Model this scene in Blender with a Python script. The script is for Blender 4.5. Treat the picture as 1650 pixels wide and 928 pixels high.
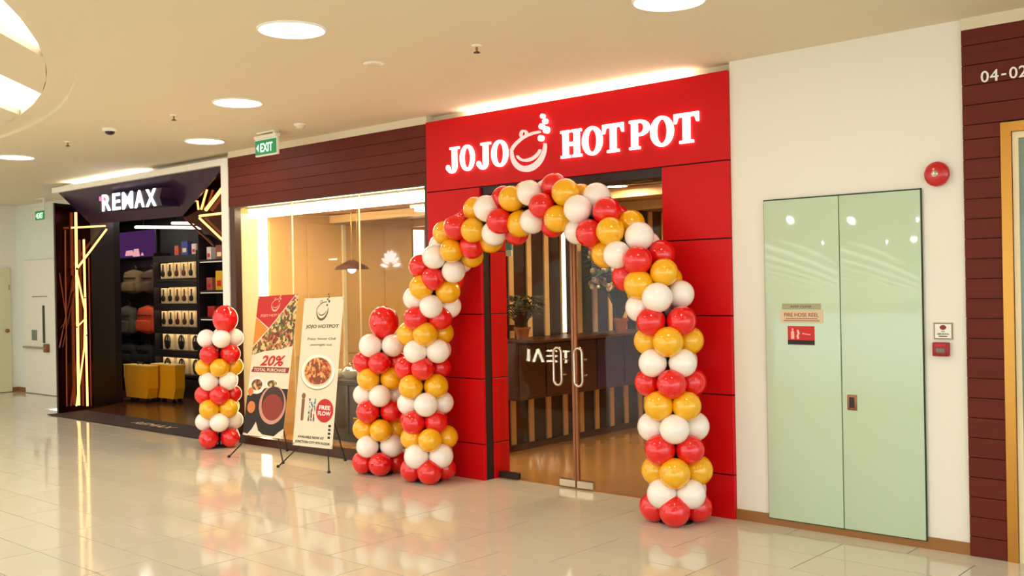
import bpy, bmesh, math, random
from mathutils import Vector, Matrix
random.seed(7)
for o in list(bpy.data.objects): bpy.data.objects.remove(o)
S = bpy.context.scene; COL = S.collection
PI = math.pi
# ------------------------------------------------------------------ camera
F, YAW, PITCH, ROLL, CAMH, CAMD = 1645.69, .729330, -.0017338, -.0187331, 1.6952, 6.5024
def cam_axes():
    cy, sy, cp, sp = math.cos(YAW), math.sin(YAW), math.cos(PITCH), math.sin(PITCH)
    fw = Vector((-sy*cp, cy*cp, sp)); r = Vector((cy, sy, 0)); u = r.cross(fw)
    c, s = math.cos(ROLL), math.sin(ROLL)
    return c*r+s*u, -s*r+c*u, fw
CR, CU, CF = cam_axes(); CP = Vector((0, -CAMD, CAMH))
cam = bpy.data.cameras.new('camera'); co = bpy.data.objects.new('camera', cam); COL.objects.link(co)
cam.sensor_width = 36; cam.lens = 36*F/1650; cam.clip_start = .05; cam.clip_end = 200
M4 = Matrix((CR, CU, -CF)).transposed().to_4x4(); M4.translation = CP; co.matrix_world = M4
S.camera = co
def at(px, py, axis, val):
    """world point of a photo pixel on a real plane (0 = X, 1 = Y, 2 = Z)"""
    d = CF + CR*((px-825)/F) - CU*((py-464)/F)
    return CP + d*((val-CP[axis])/d[axis])
def vis(P):
    d = Vector(P)-CP; z = d.dot(CF)
    if z < .3: return None
    return 825+F*d.dot(CR)/z, 464-F*d.dot(CU)/z, z
# ------------------------------------------------------------------ world, exposure
W = bpy.data.worlds.new('hall_light'); S.world = W; W.use_nodes = True
W.node_tree.nodes['Background'].inputs[0].default_value = (.93, 1, 1, 1)
W.node_tree.nodes['Background'].inputs[1].default_value = 1.75
S.view_settings.view_transform = 'Standard'; S.view_settings.look = 'None'
S.view_settings.exposure = .42; S.view_settings.gamma = 1
LAMP = 16.0        # round mall downlights
SKY = 2.5         # luminous atrium ceiling
# ------------------------------------------------------------------ materials
def lin(c): return tuple(((x/255)/12.92 if x <= 10 else ((x/255+.055)/1.055)**2.4) for x in c)
MATS = {}
def mat(name, rgb, rough=.5, metal=0, var=0, scale=8, stretch=(1, 1, 1), bump=0, coat=0, emit=0, spec=.5, objvar=0, detail=4, sss=0, linear=False):
    if name in MATS: return MATS[name]
    m = bpy.data.materials.new(name); MATS[name] = m; m.use_nodes = True
    nt = m.node_tree; b = nt.nodes['Principled BSDF']
    c = rgb if linear else lin(rgb)
    b.inputs['Base Color'].default_value = (*c, 1); b.inputs['Roughness'].default_value = rough
    b.inputs['Metallic'].default_value = metal; b.inputs['Coat Weight'].default_value = coat
    b.inputs['Coat Roughness'].default_value = .05; b.inputs['Specular IOR Level'].default_value = spec
    if sss:
        b.inputs['Subsurface Weight'].default_value = sss; b.inputs['Subsurface Radius'].default_value = (.05, .03, .02)
    if emit:
        b.inputs['Emission Color'].default_value = (*c, 1); b.inputs['Emission Strength'].default_value = emit
    last = None
    if var or bump:
        tc = nt.nodes.new('ShaderNodeTexCoord'); mp = nt.nodes.new('ShaderNodeMapping'); mp.inputs['Scale'].default_value = stretch
        n = nt.nodes.new('ShaderNodeTexNoise'); n.inputs['Scale'].default_value = scale; n.inputs['Detail'].default_value = detail
        nt.links.new(tc.outputs['Object'], mp.inputs['Vector']); nt.links.new(mp.outputs['Vector'], n.inputs['Vector'])
        if var:
            mx = nt.nodes.new('ShaderNodeMix'); mx.data_type = 'RGBA'
            mx.inputs[6].default_value = (*[x*(1-var) for x in c], 1); mx.inputs[7].default_value = (*[min(1, x*(1+var)) for x in c], 1)
            nt.links.new(n.outputs['Fac'], mx.inputs[0]); last = mx.outputs[2]
        if bump:
            bp = nt.nodes.new('ShaderNodeBump'); bp.inputs['Strength'].default_value = bump; bp.inputs['Distance'].default_value = .01
            nt.links.new(n.outputs['Fac'], bp.inputs['Height']); nt.links.new(bp.outputs['Normal'], b.inputs['Normal'])
    if objvar:
        oi = nt.nodes.new('ShaderNodeObjectInfo'); mr = nt.nodes.new('ShaderNodeMapRange')
        mr.inputs['To Min'].default_value = 1-objvar; mr.inputs['To Max'].default_value = 1+objvar
        nt.links.new(oi.outputs['Random'], mr.inputs['Value'])
        hv = nt.nodes.new('ShaderNodeHueSaturation'); nt.links.new(mr.outputs['Result'], hv.inputs['Value'])
        if last: nt.links.new(last, hv.inputs['Color'])
        else: hv.inputs['Color'].default_value = (*c, 1)
        last = hv.outputs['Color']
    if last: nt.links.new(last, b.inputs['Base Color'])
    return m
def glow(name, rgb, strength):
    if name in MATS: return MATS[name]
    m = bpy.data.materials.new(name); MATS[name] = m; m.use_nodes = True; nt = m.node_tree
    nt.nodes.remove(nt.nodes['Principled BSDF']); e = nt.nodes.new('ShaderNodeEmission')
    e.inputs[0].default_value = (*rgb, 1); e.inputs[1].default_value = strength
    nt.links.new(e.outputs[0], nt.nodes['Material Output'].inputs[0]); return m
def glass(name, tint, boost=1.0):
    m = bpy.data.materials.new(name); MATS[name] = m; m.use_nodes = True; nt = m.node_tree
    nt.nodes.remove(nt.nodes['Principled BSDF'])
    t = nt.nodes.new('ShaderNodeBsdfTransparent'); t.inputs[0].default_value = (*tint, 1)
    g = nt.nodes.new('ShaderNodeBsdfGlossy'); g.inputs['Roughness'].default_value = .0
    fr = nt.nodes.new('ShaderNodeFresnel'); ge = nt.nodes.new('ShaderNodeNewGeometry'); mr = nt.nodes.new('ShaderNodeMapRange')
    n0 = 1.45*boost; mr.inputs['To Min'].default_value = n0; mr.inputs['To Max'].default_value = 1/n0      # same index on both faces of the thin pane
    nt.links.new(ge.outputs['Backfacing'], mr.inputs['Value']); nt.links.new(mr.outputs['Result'], fr.inputs[0])
    mx = nt.nodes.new('ShaderNodeMixShader'); nt.links.new(fr.outputs[0], mx.inputs[0])
    nt.links.new(t.outputs[0], mx.inputs[1]); nt.links.new(g.outputs[0], mx.inputs[2])
    nt.links.new(mx.outputs[0], nt.nodes['Material Output'].inputs[0]); return m
def speckle(name, cols, scale, rough=.5):
    """printed food: random cells of flat colours"""
    m = bpy.data.materials.new(name); MATS[name] = m; m.use_nodes = True; nt = m.node_tree; b = nt.nodes['Principled BSDF']
    tc = nt.nodes.new('ShaderNodeTexCoord'); v = nt.nodes.new('ShaderNodeTexVoronoi'); v.inputs['Scale'].default_value = scale
    sp = nt.nodes.new('ShaderNodeSeparateColor'); r = nt.nodes.new('ShaderNodeValToRGB'); r.color_ramp.interpolation = 'CONSTANT'
    while len(r.color_ramp.elements) < len(cols): r.color_ramp.elements.new(.5)
    for i, c in enumerate(cols): r.color_ramp.elements[i].position = i/len(cols); r.color_ramp.elements[i].color = (*lin(c), 1)
    nt.links.new(tc.outputs['Object'], v.inputs['Vector']); nt.links.new(v.outputs['Color'], sp.inputs[0])
    nt.links.new(sp.outputs[0], r.inputs[0]); nt.links.new(r.outputs[0], b.inputs['Base Color']); b.inputs['Roughness'].default_value = rough
    return m
m_tile = mat('polished_cream_tile', (216, 206, 184), .07, var=.05, scale=2.2, objvar=.025, spec=.55)
m_grout = mat('grout', (120, 100, 74), .7)
m_ceil = mat('ceiling_paint', (228, 215, 188), .85)
m_white = mat('wall_paint', (240, 236, 222), .6)
m_cool = mat('corridor_paint', (232, 240, 230), .55)
m_red = mat('red_panel', (208, 10, 18), .4, var=.06, scale=1.2, spec=.2)
m_dark = mat('dark_recess', (38, 20, 18), .5)
m_wood = mat('mahogany_cladding', (100, 36, 23), .5, var=.28, scale=3, stretch=(.7, 6, 22), objvar=.06, spec=.2)
m_wood2 = mat('dark_walnut', (70, 34, 24), .35, var=.25, scale=4, stretch=(1, 6, 12))
m_oak = mat('light_oak', (226, 182, 124), .45, var=.12, scale=5, stretch=(8, 8, 1))
m_ply = mat('wood_ceiling_board', (196, 136, 84), .5, var=.12, scale=3, stretch=(.6, 6, 1))
m_gold = mat('golden_wallpaper', (226, 178, 108), .5, var=.04, scale=2)
m_cream = mat('cream_plaster', (240, 222, 180), .6)
m_tan = mat('tan_marble', (180, 130, 78), .09, var=.16, scale=1.3, spec=.5, detail=6)
m_brass = mat('brass', (186, 134, 62), .22, metal=1)
m_base = mat('brown_skirting', (150, 100, 48), .3, var=.1, scale=5, stretch=(1, 1, 8))
m_steel = mat('steel', (200, 190, 175), .22, metal=1)
m_bronze = mat('bronze_edge', (150, 96, 66), .3, metal=.7)
m_black = mat('black_plastic', (18, 16, 18), .4)
m_mint = mat('mint_back_painted_glass', (196, 216, 186), .05, spec=.6)
m_gap = mat('shadow_gap', (52, 62, 46), .6)
m_r_bal = mat('red_latex', (236, 20, 22), .08, coat=.6, spec=.5, sss=.1)
m_g_bal = mat('gold_latex', (252, 186, 14), .09, metal=.05, coat=.6, spec=.5, sss=.1)
m_w_bal = mat('pearl_latex', (255, 246, 236), .1, coat=.6, sss=.08)
m_signwhite = glow('lit_letter', (1, .93, .8), 2.6)
m_lamp = glow('lamp_disc', (1, .97, .92), LAMP)
m_led = glow('warm_led', (1, .84, .52), 13)
m_purple = mat('purple_black_panel', (58, 34, 62), .3, var=.1, scale=2, metal=.3)
m_shopdark = mat('shop_dark', (26, 14, 18), .45)
m_copper = mat('copper_mirror', (70, 26, 18), .14, metal=.85)
m_rod = mat('reflection_rod', (150, 72, 44), .3, metal=.8)
m_tube = glow('lit_tube', (1, .50, .15), 2.1)
m_tube2 = glow('orange_tube', (1, .38, .08), 3)
m_shopfloor = mat('dark_plank_floor', (92, 52, 34), .18, var=.3, scale=4, stretch=(.6, 6, 1))
m_card = mat('cream_card', (236, 208, 160), .6)
m_green = mat('exit_green', (10, 128, 72), .4, emit=.35)
m_letterw = mat('white_print', (245, 242, 230), .6)
m_printred = mat('print_red', (204, 28, 26), .5)
m_printblk = mat('print_black', (34, 22, 20), .6)
m_paper = mat('banner_paper', (240, 226, 198), .55)
m_glass = glass('clear_glass', (.96, .97, .95), .92)
m_glassd = glass('door_glass', (.95, .96, .94), .88)
# ------------------------------------------------------------------ mesh builder
def wloc(o):
    v = Vector((0, 0, 0))
    while o is not None: v += o.location; o = o.parent
    return v
def setp(o, label=None, cat=None, group=None, kind=None):
    for k, v in (('label', label), ('category', cat), ('group', group), ('kind', kind)):
        if v: o[k] = v
    return o
class MB:
    def __init__(s): s.v = []; s.f = []; s.sm = []
    def add(s, vs, fs, smooth=False):
        n = len(s.v); s.v += [Vector(v) for v in vs]; s.f += [tuple(i+n for i in f) for f in fs]; s.sm += [smooth]*len(fs); return s
    def box(s, x0, x1, y0, y1, z0, z1):
        s.add([(x, y, z) for z in (z0, z1) for y in (y0, y1) for x in (x0, x1)],
              [(0, 2, 3, 1), (4, 5, 7, 6), (0, 1, 5, 4), (2, 6, 7, 3), (0, 4, 6, 2), (1, 3, 7, 5)]); return s
    def bbox(s, x0, x1, y0, y1, z0, z1, r=.01, seg=2):
        """box with rounded edges"""
        bm = bmesh.new(); bmesh.ops.create_cube(bm, size=1)
        for v in bm.verts: v.co = Vector((x0+(v.co.x+.5)*(x1-x0), y0+(v.co.y+.5)*(y1-y0), z0+(v.co.z+.5)*(z1-z0)))
        bmesh.ops.bevel(bm, geom=bm.edges[:], offset=r, segments=seg, affect='EDGES', profile=.5)
        bm.verts.index_update(); s.add([v.co.copy() for v in bm.verts], [[v.index for v in f.verts] for f in bm.faces], seg > 1); bm.free(); return s
    def prism(s, pts, off):
        """extrude a planar polygon (3D points) by the vector off"""
        n = len(pts); off = Vector(off); a = [Vector(p) for p in pts]
        s.add(a+[p+off for p in a], [tuple(range(n)), tuple(range(2*n-1, n-1, -1))]+[((i+1) % n, i, n+i, n+(i+1) % n) for i in range(n)]); return s
    def flat(s, pts): s.add(pts, [tuple(range(len(pts)))]); return s
    def tube(s, pts, r, seg=8, closed=False, cap=True):
        pts = [Vector(p) for p in pts]; n = len(pts); rings = []
        prev = None
        for i, p in enumerate(pts):
            a = pts[(i-1) % n] if (closed or i > 0) else p; b = pts[(i+1) % n] if (closed or i < n-1) else p
            t = (b-a).normalized()
            if prev is None: prev = t.orthogonal().normalized()
            u = (prev-t*prev.dot(t)); u = u.normalized() if u.length > 1e-6 else t.orthogonal().normalized(); prev = u; w = t.cross(u)
            rr = r[i] if isinstance(r, (list, tuple)) else r
            rings.append([p+u*(rr*math.cos(2*PI*k/seg))+w*(rr*math.sin(2*PI*k/seg)) for k in range(seg)])
        base = len(s.v); vs = [q for ring in rings for q in ring]; fs = []
        for i in range(n if closed else n-1):
            j = (i+1) % n
            for k in range(seg): fs.append((i*seg+k, i*seg+(k+1) % seg, j*seg+(k+1) % seg, j*seg+k))
        if cap and not closed: fs += [tuple(range(seg-1, -1, -1)), tuple((n-1)*seg+k for k in range(seg))]
        s.add(vs, fs, True); return s
    def lathe(s, c, prof, seg=24, axis='z'):
        """revolve (radius, height) pairs about an axis through c"""
        c = Vector(c); vs = []; fs = []
        for r, h in prof:
            for k in range(seg):
                a = 2*PI*k/seg; x, y = r*math.cos(a), r*math.sin(a)
                vs.append(c+(Vector((x, y, h)) if axis == 'z' else Vector((x, h, -y)) if axis == 'y' else Vector((h, x, y))))
        for i in range(len(prof)-1):
            for k in range(seg): fs.append((i*seg+k, i*seg+(k+1) % seg, (i+1)*seg+(k+1) % seg, (i+1)*seg+k))
        if prof[0][0] > 1e-5: fs.append(tuple(range(seg-1, -1, -1)))
        if prof[-1][0] > 1e-5: fs.append(tuple((len(prof)-1)*seg+k for k in range(seg)))
        s.add(vs, fs, True); return s
    def ball(s, c, r, seg=12): return s.lathe(c, [((r if not isinstance(r, tuple) else r[0])*math.sin(PI*i/8)+1e-6*(i in (0, 8)), -(r if not isinstance(r, tuple) else r[1])*math.cos(PI*i/8)) for i in range(9)], seg)
    def build(s, name, m, parent=None, **kw):
        me = bpy.data.meshes.new(name)
        if parent is not None: org = wloc(parent)
        elif s.v:
            xs = [v.x for v in s.v]; ys = [v.y for v in s.v]; zs = [v.z for v in s.v]
            org = Vector(((min(xs)+max(xs))/2, (min(ys)+max(ys))/2, min(zs)))
        me.from_pydata([tuple(v-org) for v in s.v], [], s.f)
        bm = bmesh.new(); bm.from_mesh(me); bmesh.ops.recalc_face_normals(bm, faces=bm.faces[:]); bm.to_mesh(me); bm.free()
        for p, k in zip(me.polygons, s.sm): p.use_smooth = k
        if any(s.sm):
            try: me.set_sharp_from_angle(angle=math.radians(50))
            except Exception: pass
        me.materials.append(m); o = bpy.data.objects.new(name, me); COL.objects.link(o)
        if parent is not None: o.parent = parent
        else: o.location = org
        return setp(o, **kw)
def T(name, label, cat, loc, group=None):
    o = bpy.data.objects.new(name, None); o.empty_display_size = .1; o.location = loc; COL.objects.link(o)
    return setp(o, label, cat, group)
def struct(name, mb, m, parent=None):
    o = mb.build(name, m, parent)
    if parent is None: o['kind'] = 'structure'
    return o
def copy_tree(o, parent=None):
    c = o.copy(); COL.objects.link(c)
    if parent is not None: c.parent = parent
    for ch in list(o.children): copy_tree(ch, c)
    return c
def text_mesh(txt, size, depth, offset=0, shear=0, sx=1):
    """lettering as (verts, faces) in a plane: x right, y up, z out; origin left baseline"""
    cu = bpy.data.curves.new('t', 'FONT'); cu.body = txt; cu.size = size; cu.extrude = depth/2; cu.offset = offset; cu.shear = shear; cu.resolution_u = 3
    o = bpy.data.objects.new('t', cu); COL.objects.link(o); dg = bpy.context.evaluated_depsgraph_get(); dg.update()
    me = o.evaluated_get(dg).to_mesh(); vs = [Vector((v.co.x*sx, v.co.y, v.co.z+depth/2)) for v in me.vertices]; fs = [tuple(p.vertices) for p in me.polygons]
    o.evaluated_get(dg).to_mesh_clear(); bpy.data.objects.remove(o); bpy.data.curves.remove(cu); return vs, fs
def put_text(mb, txt, fn, h, depth=.001, width=None, center=None, **kw):
    """fn(x, y, d) -> world; text scaled so capitals are h tall; optional total width; center = x centre"""
    vs, fs = text_mesh(txt, 1, 1, **kw)
    x0, x1 = min(v.x for v in vs), max(v.x for v in vs); y0, y1 = 0, .70
    k = h/(y1-y0); kx = (width/(x1-x0)) if width else k
    ox = (center-(x1-x0)*kx/2) if center is not None else 0
    mb.add([fn(ox+(v.x-x0)*kx, (v.y-y0)*k, v.z*depth) for v in vs], fs); return mb
def front(x, y, z): return lambda a, b, d: Vector((x+a, y-d, z+b))      # facing -Y, reading along +X
def fill2d(outer, holes, z0, z1):
    cu = bpy.data.curves.new('c', 'CURVE'); cu.dimensions = '2D'; cu.fill_mode = 'BOTH'; cu.extrude = (z1-z0)/2
    for poly in [outer]+holes:
        sp = cu.splines.new('POLY'); sp.points.add(len(poly)-1); sp.use_cyclic_u = True
        for p, q in zip(sp.points, poly): p.co = (q[0], q[1], 0, 1)
    o = bpy.data.objects.new('c', cu); COL.objects.link(o); dg = bpy.context.evaluated_depsgraph_get(); dg.update()
    me = o.evaluated_get(dg).to_mesh(); mb = MB(); mb.add([(v.co.x, v.co.y, v.co.z+(z0+z1)/2) for v in me.vertices], [tuple(p.vertices) for p in me.polygons])
    o.evaluated_get(dg).to_mesh_clear(); bpy.data.objects.remove(o); bpy.data.curves.remove(cu); return mb
def circ(cx, cy, r, n=32, a0=0, a1=2*PI): return [(cx+r*math.cos(a0+(a1-a0)*i/n), cy+r*math.sin(a0+(a1-a0)*i/n)) for i in range(n)]
ZC = 3.27
# ================================================================== FLOOR
fl = struct('floor', MB().box(-26, 5, -22, .175, -.12, -.006), m_grout)
TX, TY, GAP = .81, .375, .008
tiles = []
for r in range(-58, 4):
    y0 = .175+r*TY-TY if r <= 0 else .175+(r-1)*TY
    off = 0 if (r//2) % 2 == 0 else TX/2
    for c in range(-32, 8):
        x0 = -4.83+c*TX+off
        if y0 > .17 and x0+TX > -14.9: continue
        if y0 > 1.1 or x0 < -24: continue
        q = vis((x0+TX/2, y0+TY/2, 0)); ok = q and -90 < q[0] < 1740 and q[1] < 1010
        tiles.append((q[2] if ok else 1e3+abs(y0), x0, y0))
tiles.sort()
tb = MB().box(0, TX-GAP, 0, TY-GAP, -.02, 0)
tm = None
for d, x0, y0 in tiles[:296]:
    if tm is None:
        o = tb.build('tile', m_tile, fl); tm = o.data
    else:
        o = bpy.data.objects.new('tile', tm); COL.objects.link(o); o.parent = fl
    o.location = Vector((x0, y0, 0))-fl.location+(tb.v[0]*0)
# the shared tile mesh was built relative to the floor's origin: move it back once
for v in tm.vertices: v.co = v.co+fl.location
rest = MB()
for d, x0, y0 in tiles[296:]: rest.box(x0, x0+TX-GAP, y0, y0+TY-GAP, -.02, 0)
o = rest.build('tile_field', m_tile, fl); o['kind'] = 'stuff'
# ================================================================== CEILING
AX, AY, AR = -11.045, -11.446, 9.187
rim = circ(AX, AY, AR, 96)
struct('ceiling', fill2d([(-26, -24), (5, -24), (5, 2.6), (-26, 2.6)], [rim], ZC, ZC+.12), m_ceil)
cof = struct('trim_1', fill2d(rim, [circ(AX, AY, AR-.19, 96)], ZC+.03, ZC+.09), m_ceil)
# diagonal beams across the atrium opening, s = (x + y)/sqrt2
R2 = AR-.19; sc = (AX+AY)/math.sqrt(2); q2 = math.sqrt(.5)
s0 = -7.86
while s0 > sc-R2:
    a, b = s0-sc, s0+.52-sc
    if a > -R2+.1 and b < R2-.02:
        pts = []
        for k in range(7):
            s = a+(b-a)*k/6; t = math.sqrt(R2*R2-s*s); pts.append((s, t))
        poly = [(AX+q2*s-q2*t, AY+q2*s+q2*t) for s, t in pts]+[(AX+q2*s+q2*t, AY+q2*s-q2*t) for s, t in reversed(pts)]
        MB().prism([(x, y, ZC+.03) for x, y in poly], (0, 0, .055)).build('beam', m_ceil, cof)
    s0 -= 1.09
sky = T('luminous_ceiling', 'large round luminous skylight behind diagonal ceiling beams', 'skylight', (AX, AY, ZC+.095))
MB().prism([(x, y, ZC+.095) for x, y in circ(AX, AY, AR-.01, 96)], (0, 0, .03)).build('diffuser', glow('skylight_diffuser', (1, 1, .95), SKY), sky)
# round downlights
def downlight(x, y, r, label, z=ZC, m=None):
    t = T('ceiling_light', label, 'light', (x, y, z-.012), 'round ceiling lights')
    MB().lathe((x, y, z), [(r, -.004), (r+.012, -.012), (r+.022, -.008), (r+.024, 0), (r, 0)], 40).build('rim', m_letterw, t)
    MB().lathe((x, y, z), [(r, -.006), (r, -.001)], 40).build('diffuser', m or m_lamp, t)
downlight(-5.075, -2.773, .185, 'large round ceiling light between the sprinkler and the curved skylight edge')
downlight(-7.359, -1.656, .185, 'round ceiling light above the hanging green exit sign')
downlight(-9.464, -.676, .185, 'small round ceiling light just left of the nearer exit sign')
downlight(-11.932, -1.583, .185, 'round ceiling light cut by the left edge of the photo')
downlight(-3.113, -1.664, .185, 'round ceiling light cut by the top edge of the photo')
for x, y in ((-2.6, -4.4), (-.8, -2.0), (1.2, -3.6), (-.6, -5.2), (-15.2, -.8), (-17.6, -.9)):  # the last one is an unseen light added to brighten the corridor wall
    downlight(x, y, .185, 'round ceiling light beyond the frame of the photo')
m_spot = glow('hall_spot', (1, .96, .88), 90)
for x, y in ((-4.0, -4.4), (-2.4, -3.3), (-1.2, -6.6), (.6, -7.4), (2.2, -5.6), (-.2, -9.2), (2.6, -9.0), (1.2, -1.2), (3.4, -2.6)):
    downlight(x, y, .06, 'small spot in the hall ceiling beyond the frame of the photo', ZC, m_spot)
def sprinkler(x, y, label):
    t = T('sprinkler', label, 'sprinkler', (x, y, ZC-.06), 'ceiling sprinklers')
    MB().lathe((x, y, ZC), [(.035, 0), (.032, -.008), (.012, -.012)], 16).build('collar', m_letterw, t)
    MB().tube([(x, y, ZC-.005), (x, y, ZC-.04)], .008, 8).build('nozzle', m_brass, t)
    MB().lathe((x, y, ZC-.05), [(.003, .012), (.022, .004), (.022, 0), (.003, 0)], 12).build('deflector', m_dark, t)
sprinkler(-4.589, -1.669, 'ceiling sprinkler above the red signboard')
sprinkler(-8.247, -1.729, 'ceiling sprinkler left of the round light over the exit sign')
sprinkler(-10.396, -1.69, 'ceiling sprinkler above the dark shop on the left')
t = T('smoke_detector', 'flat white round access disc on the ceiling above the red signboard corner', 'detector', (-5.44, -1.818, ZC-.012))
MB().lathe((-5.44, -1.818, ZC), [(.07, 0), (.075, -.006), (.065, -.012)], 28).build('housing', m_letterw, t)
MB().lathe((-5.44, -1.818, ZC-.012), [(.05, 0), (.045, -.004)], 24).build('lid', m_ceil, t)
t = T('ceiling_camera', 'small white dome camera on the ceiling between two sprinklers', 'camera', (-9.324, -1.777, ZC-.05))
MB().lathe((-9.324, -1.777, ZC), [(.07, 0), (.07, -.02), (.055, -.03)], 24).build('housing', m_letterw, t)
MB().lathe((-9.324, -1.777, ZC-.03), [(.048, 0), (.04, -.02), (.02, -.03), (.002, -.032)], 20).build('dome', m_purple, t)
t = T('smoke_detector', 'small white smoke detector on the ceiling right of the nearer exit sign', 'detector', (-7.933, -.595, ZC-.05))
MB().lathe((-7.933, -.595, ZC), [(.06, 0), (.06, -.012), (.045, -.018)], 24).build('housing', m_letterw, t)
MB().lathe((-7.933, -.595, ZC-.018), [(.04, 0), (.034, -.024), (.01, -.03)], 20).build('sensor', m_ceil, t)
# ================================================================== RIGHT WALL WITH HOSE CABINET
struct('wall_right', MB().box(-3.69, -2.09, 0, .25, 0, ZC), m_white)
struct('baseboard_right', MB().box(-3.69, -2.09, -.012, 0, 0, .075), m_base)
cab = T('fire_hose_cabinet', 'pale green glass double door cabinet for the fire hose in the white wall', 'cabinet', (-2.887, -.02, .045))
MB().box(-3.432, -2.342, -.016, -.0125, .045, 2.262).build('shadow_gap_frame', m_gap, cab)
MB().bbox(-3.424, -2.884, -.030, -.0165, .053, 2.252, .003).build('door', m_mint, cab)
d2 = MB().bbox(-2.878, -2.350, -.030, -.0165, .053, 2.252, .003).build('door', m_mint, cab)
h = MB().bbox(-2.842, -2.779, -.036, -.030, .84, .94, .004).build('flush_handle', m_bronze, d2)
MB().box(-2.828, -2.793, -.0375, -.036, .855, .925).build('finger_recess', m_dark, h)
m_plate = mat('blush_plate', (222, 196, 158), .5); m_plate2 = mat('grey_plate', (170, 165, 130), .5)
t = T('door_plate', 'narrow grey green plate above the hose reel plate on the left cabinet door', 'sign', (-3.155, -.031, 1.503))
MB().box(-3.296, -3.016, -.034, -.0305, 1.503, 1.541).build('plate', m_plate2, t)
put_text(MB(), 'KEEP CLEAR', front(0, -.034, 1.514), .014, .0006, center=-3.155, width=.15).build('lettering', m_printblk, t)
t = T('door_plate', 'blush plate lettered FIRE HOSE REEL on the left cabinet door', 'sign', (-3.155, -.031, 1.412))
MB().box(-3.31, -3.0, -.034, -.0305, 1.412, 1.496).build('plate', m_plate, t)
mb = MB(); put_text(mb, 'FIRE HOSE REEL', front(0, -.034, 1.452), .026, .0006, center=-3.155, width=.25, offset=.012)
mb.box(-3.27, -3.04, -.0347, -.034, 1.436, 1.441); mb.box(-3.285, -3.025, -.0347, -.034, 1.422, 1.427)
mb.build('lettering', mat('plate_print', (140, 70, 44), .6), t)
t = T('fire_sign', 'small red fire equipment sign with extinguisher and hose symbols', 'sign', (-3.16, -.031, 1.262))
MB().box(-3.256, -3.064, -.035, -.0305, 1.262, 1.388).build('plate', m_printred, t)
MB().box(-3.256, -3.064, -.0362, -.035, 1.262, 1.292).build('footer_band', m_printblk, t)
mb = MB()
mb.prism([(-3.232, -.0352, 1.300), (-3.208, -.0352, 1.300), (-3.208, -.0352, 1.345), (-3.214, -.0352, 1.355), (-3.226, -.0352, 1.355), (-3.232, -.0352, 1.345)], (0, -.0008, 0))
mb.prism([(-3.226, -.0352, 1.358), (-3.214, -.0352, 1.358), (-3.214, -.0352, 1.372), (-3.226, -.0352, 1.372)], (0, -.0008, 0))
mb.prism([(-3.187, -.0352, 1.300), (-3.172, -.0352, 1.302), (-3.176, -.0352, 1.325), (-3.168, -.0352, 1.335), (-3.174, -.0352, 1.362), (-3.190, -.0352, 1.362), (-3.184, -.0352, 1.335), (-3.192, -.0352, 1.325)], (0, -.0008, 0))
mb.prism([(-3.150, -.0352, 1.334), (-3.09, -.0352, 1.328), (-3.09, -.0352, 1.333), (-3.148, -.0352, 1.341)], (0, -.0008, 0))
mb.build('pictograms', mat('print_pink', (250, 190, 175), .6), t)
# alarm bell
bx, bz = -2.243, 2.34
t = T('alarm_bell', 'round red fire alarm bell high on the white wall', 'alarm bell', (bx, 0, bz-.08))
MB().lathe((bx, 0, bz), [(.045, 0), (.045, -.03)], 20, 'y').build('backbox', m_printred, t)
MB().lathe((bx, 0, bz), [(.077, -.022), (.078, -.03), (.072, -.045), (.05, -.058), (.022, -.064), (.003, -.065)], 36, 'y').build('gong', mat('bell_red', (196, 18, 26), .22, coat=.4), t)
MB().lathe((bx, 0, bz), [(.022, -.062), (.020, -.068), (.008, -.072), (.008, -.080), (.001, -.082)], 16, 'y').build('centre_bolt', m_steel, t)
t = T('notice_plate', 'small framed white notice above the red call point on the white wall', 'sign', (-2.229, 0, 1.316))
MB().box(-2.286, -2.172, -.008, 0, 1.316, 1.419).build('frame', mat('frame_olive', (150, 146, 112), .5), t)
MB().box(-2.278, -2.180, -.0095, -.008, 1.323, 1.411).build('paper', m_letterw, t)
mb = MB(); mb.prism([(-2.229+.02*math.cos(a*PI/8), -.0095, 1.390+.015*math.sin(a*PI/8)) for a in range(16)], (0, -.0006, 0)); mb.build('symbol', mat('dull_red', (140, 50, 48), .6), t)
mb = MB(); put_text(mb, 'NO', front(0, -.0095, 1.361), .008, .0005, center=-2.229, offset=.02); put_text(mb, 'SMOKING', front(0, -.0095, 1.344), .011, .0005, center=-2.229, width=.07, offset=.02); mb.box(-2.256, -2.204, -.0102, -.0095, 1.332, 1.338); mb.build('lettering', m_printblk, t)
t = T('call_point', 'square red fire alarm call point under the small notice', 'call point', (-2.238, 0, 1.212))
MB().bbox(-2.287, -2.189, -.04, 0, 1.212, 1.298, .006).build('housing', mat('call_red', (150, 20, 24), .35), t)
MB().bbox(-2.262, -2.212, -.043, -.039, 1.232, 1.262, .002).build('break_glass', mat('grey_pane', (120, 104, 88), .2), t)
MB().box(-2.27, -2.206, -.0412, -.0395, 1.274, 1.286).build('label_strip', m_printred, t)
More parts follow.
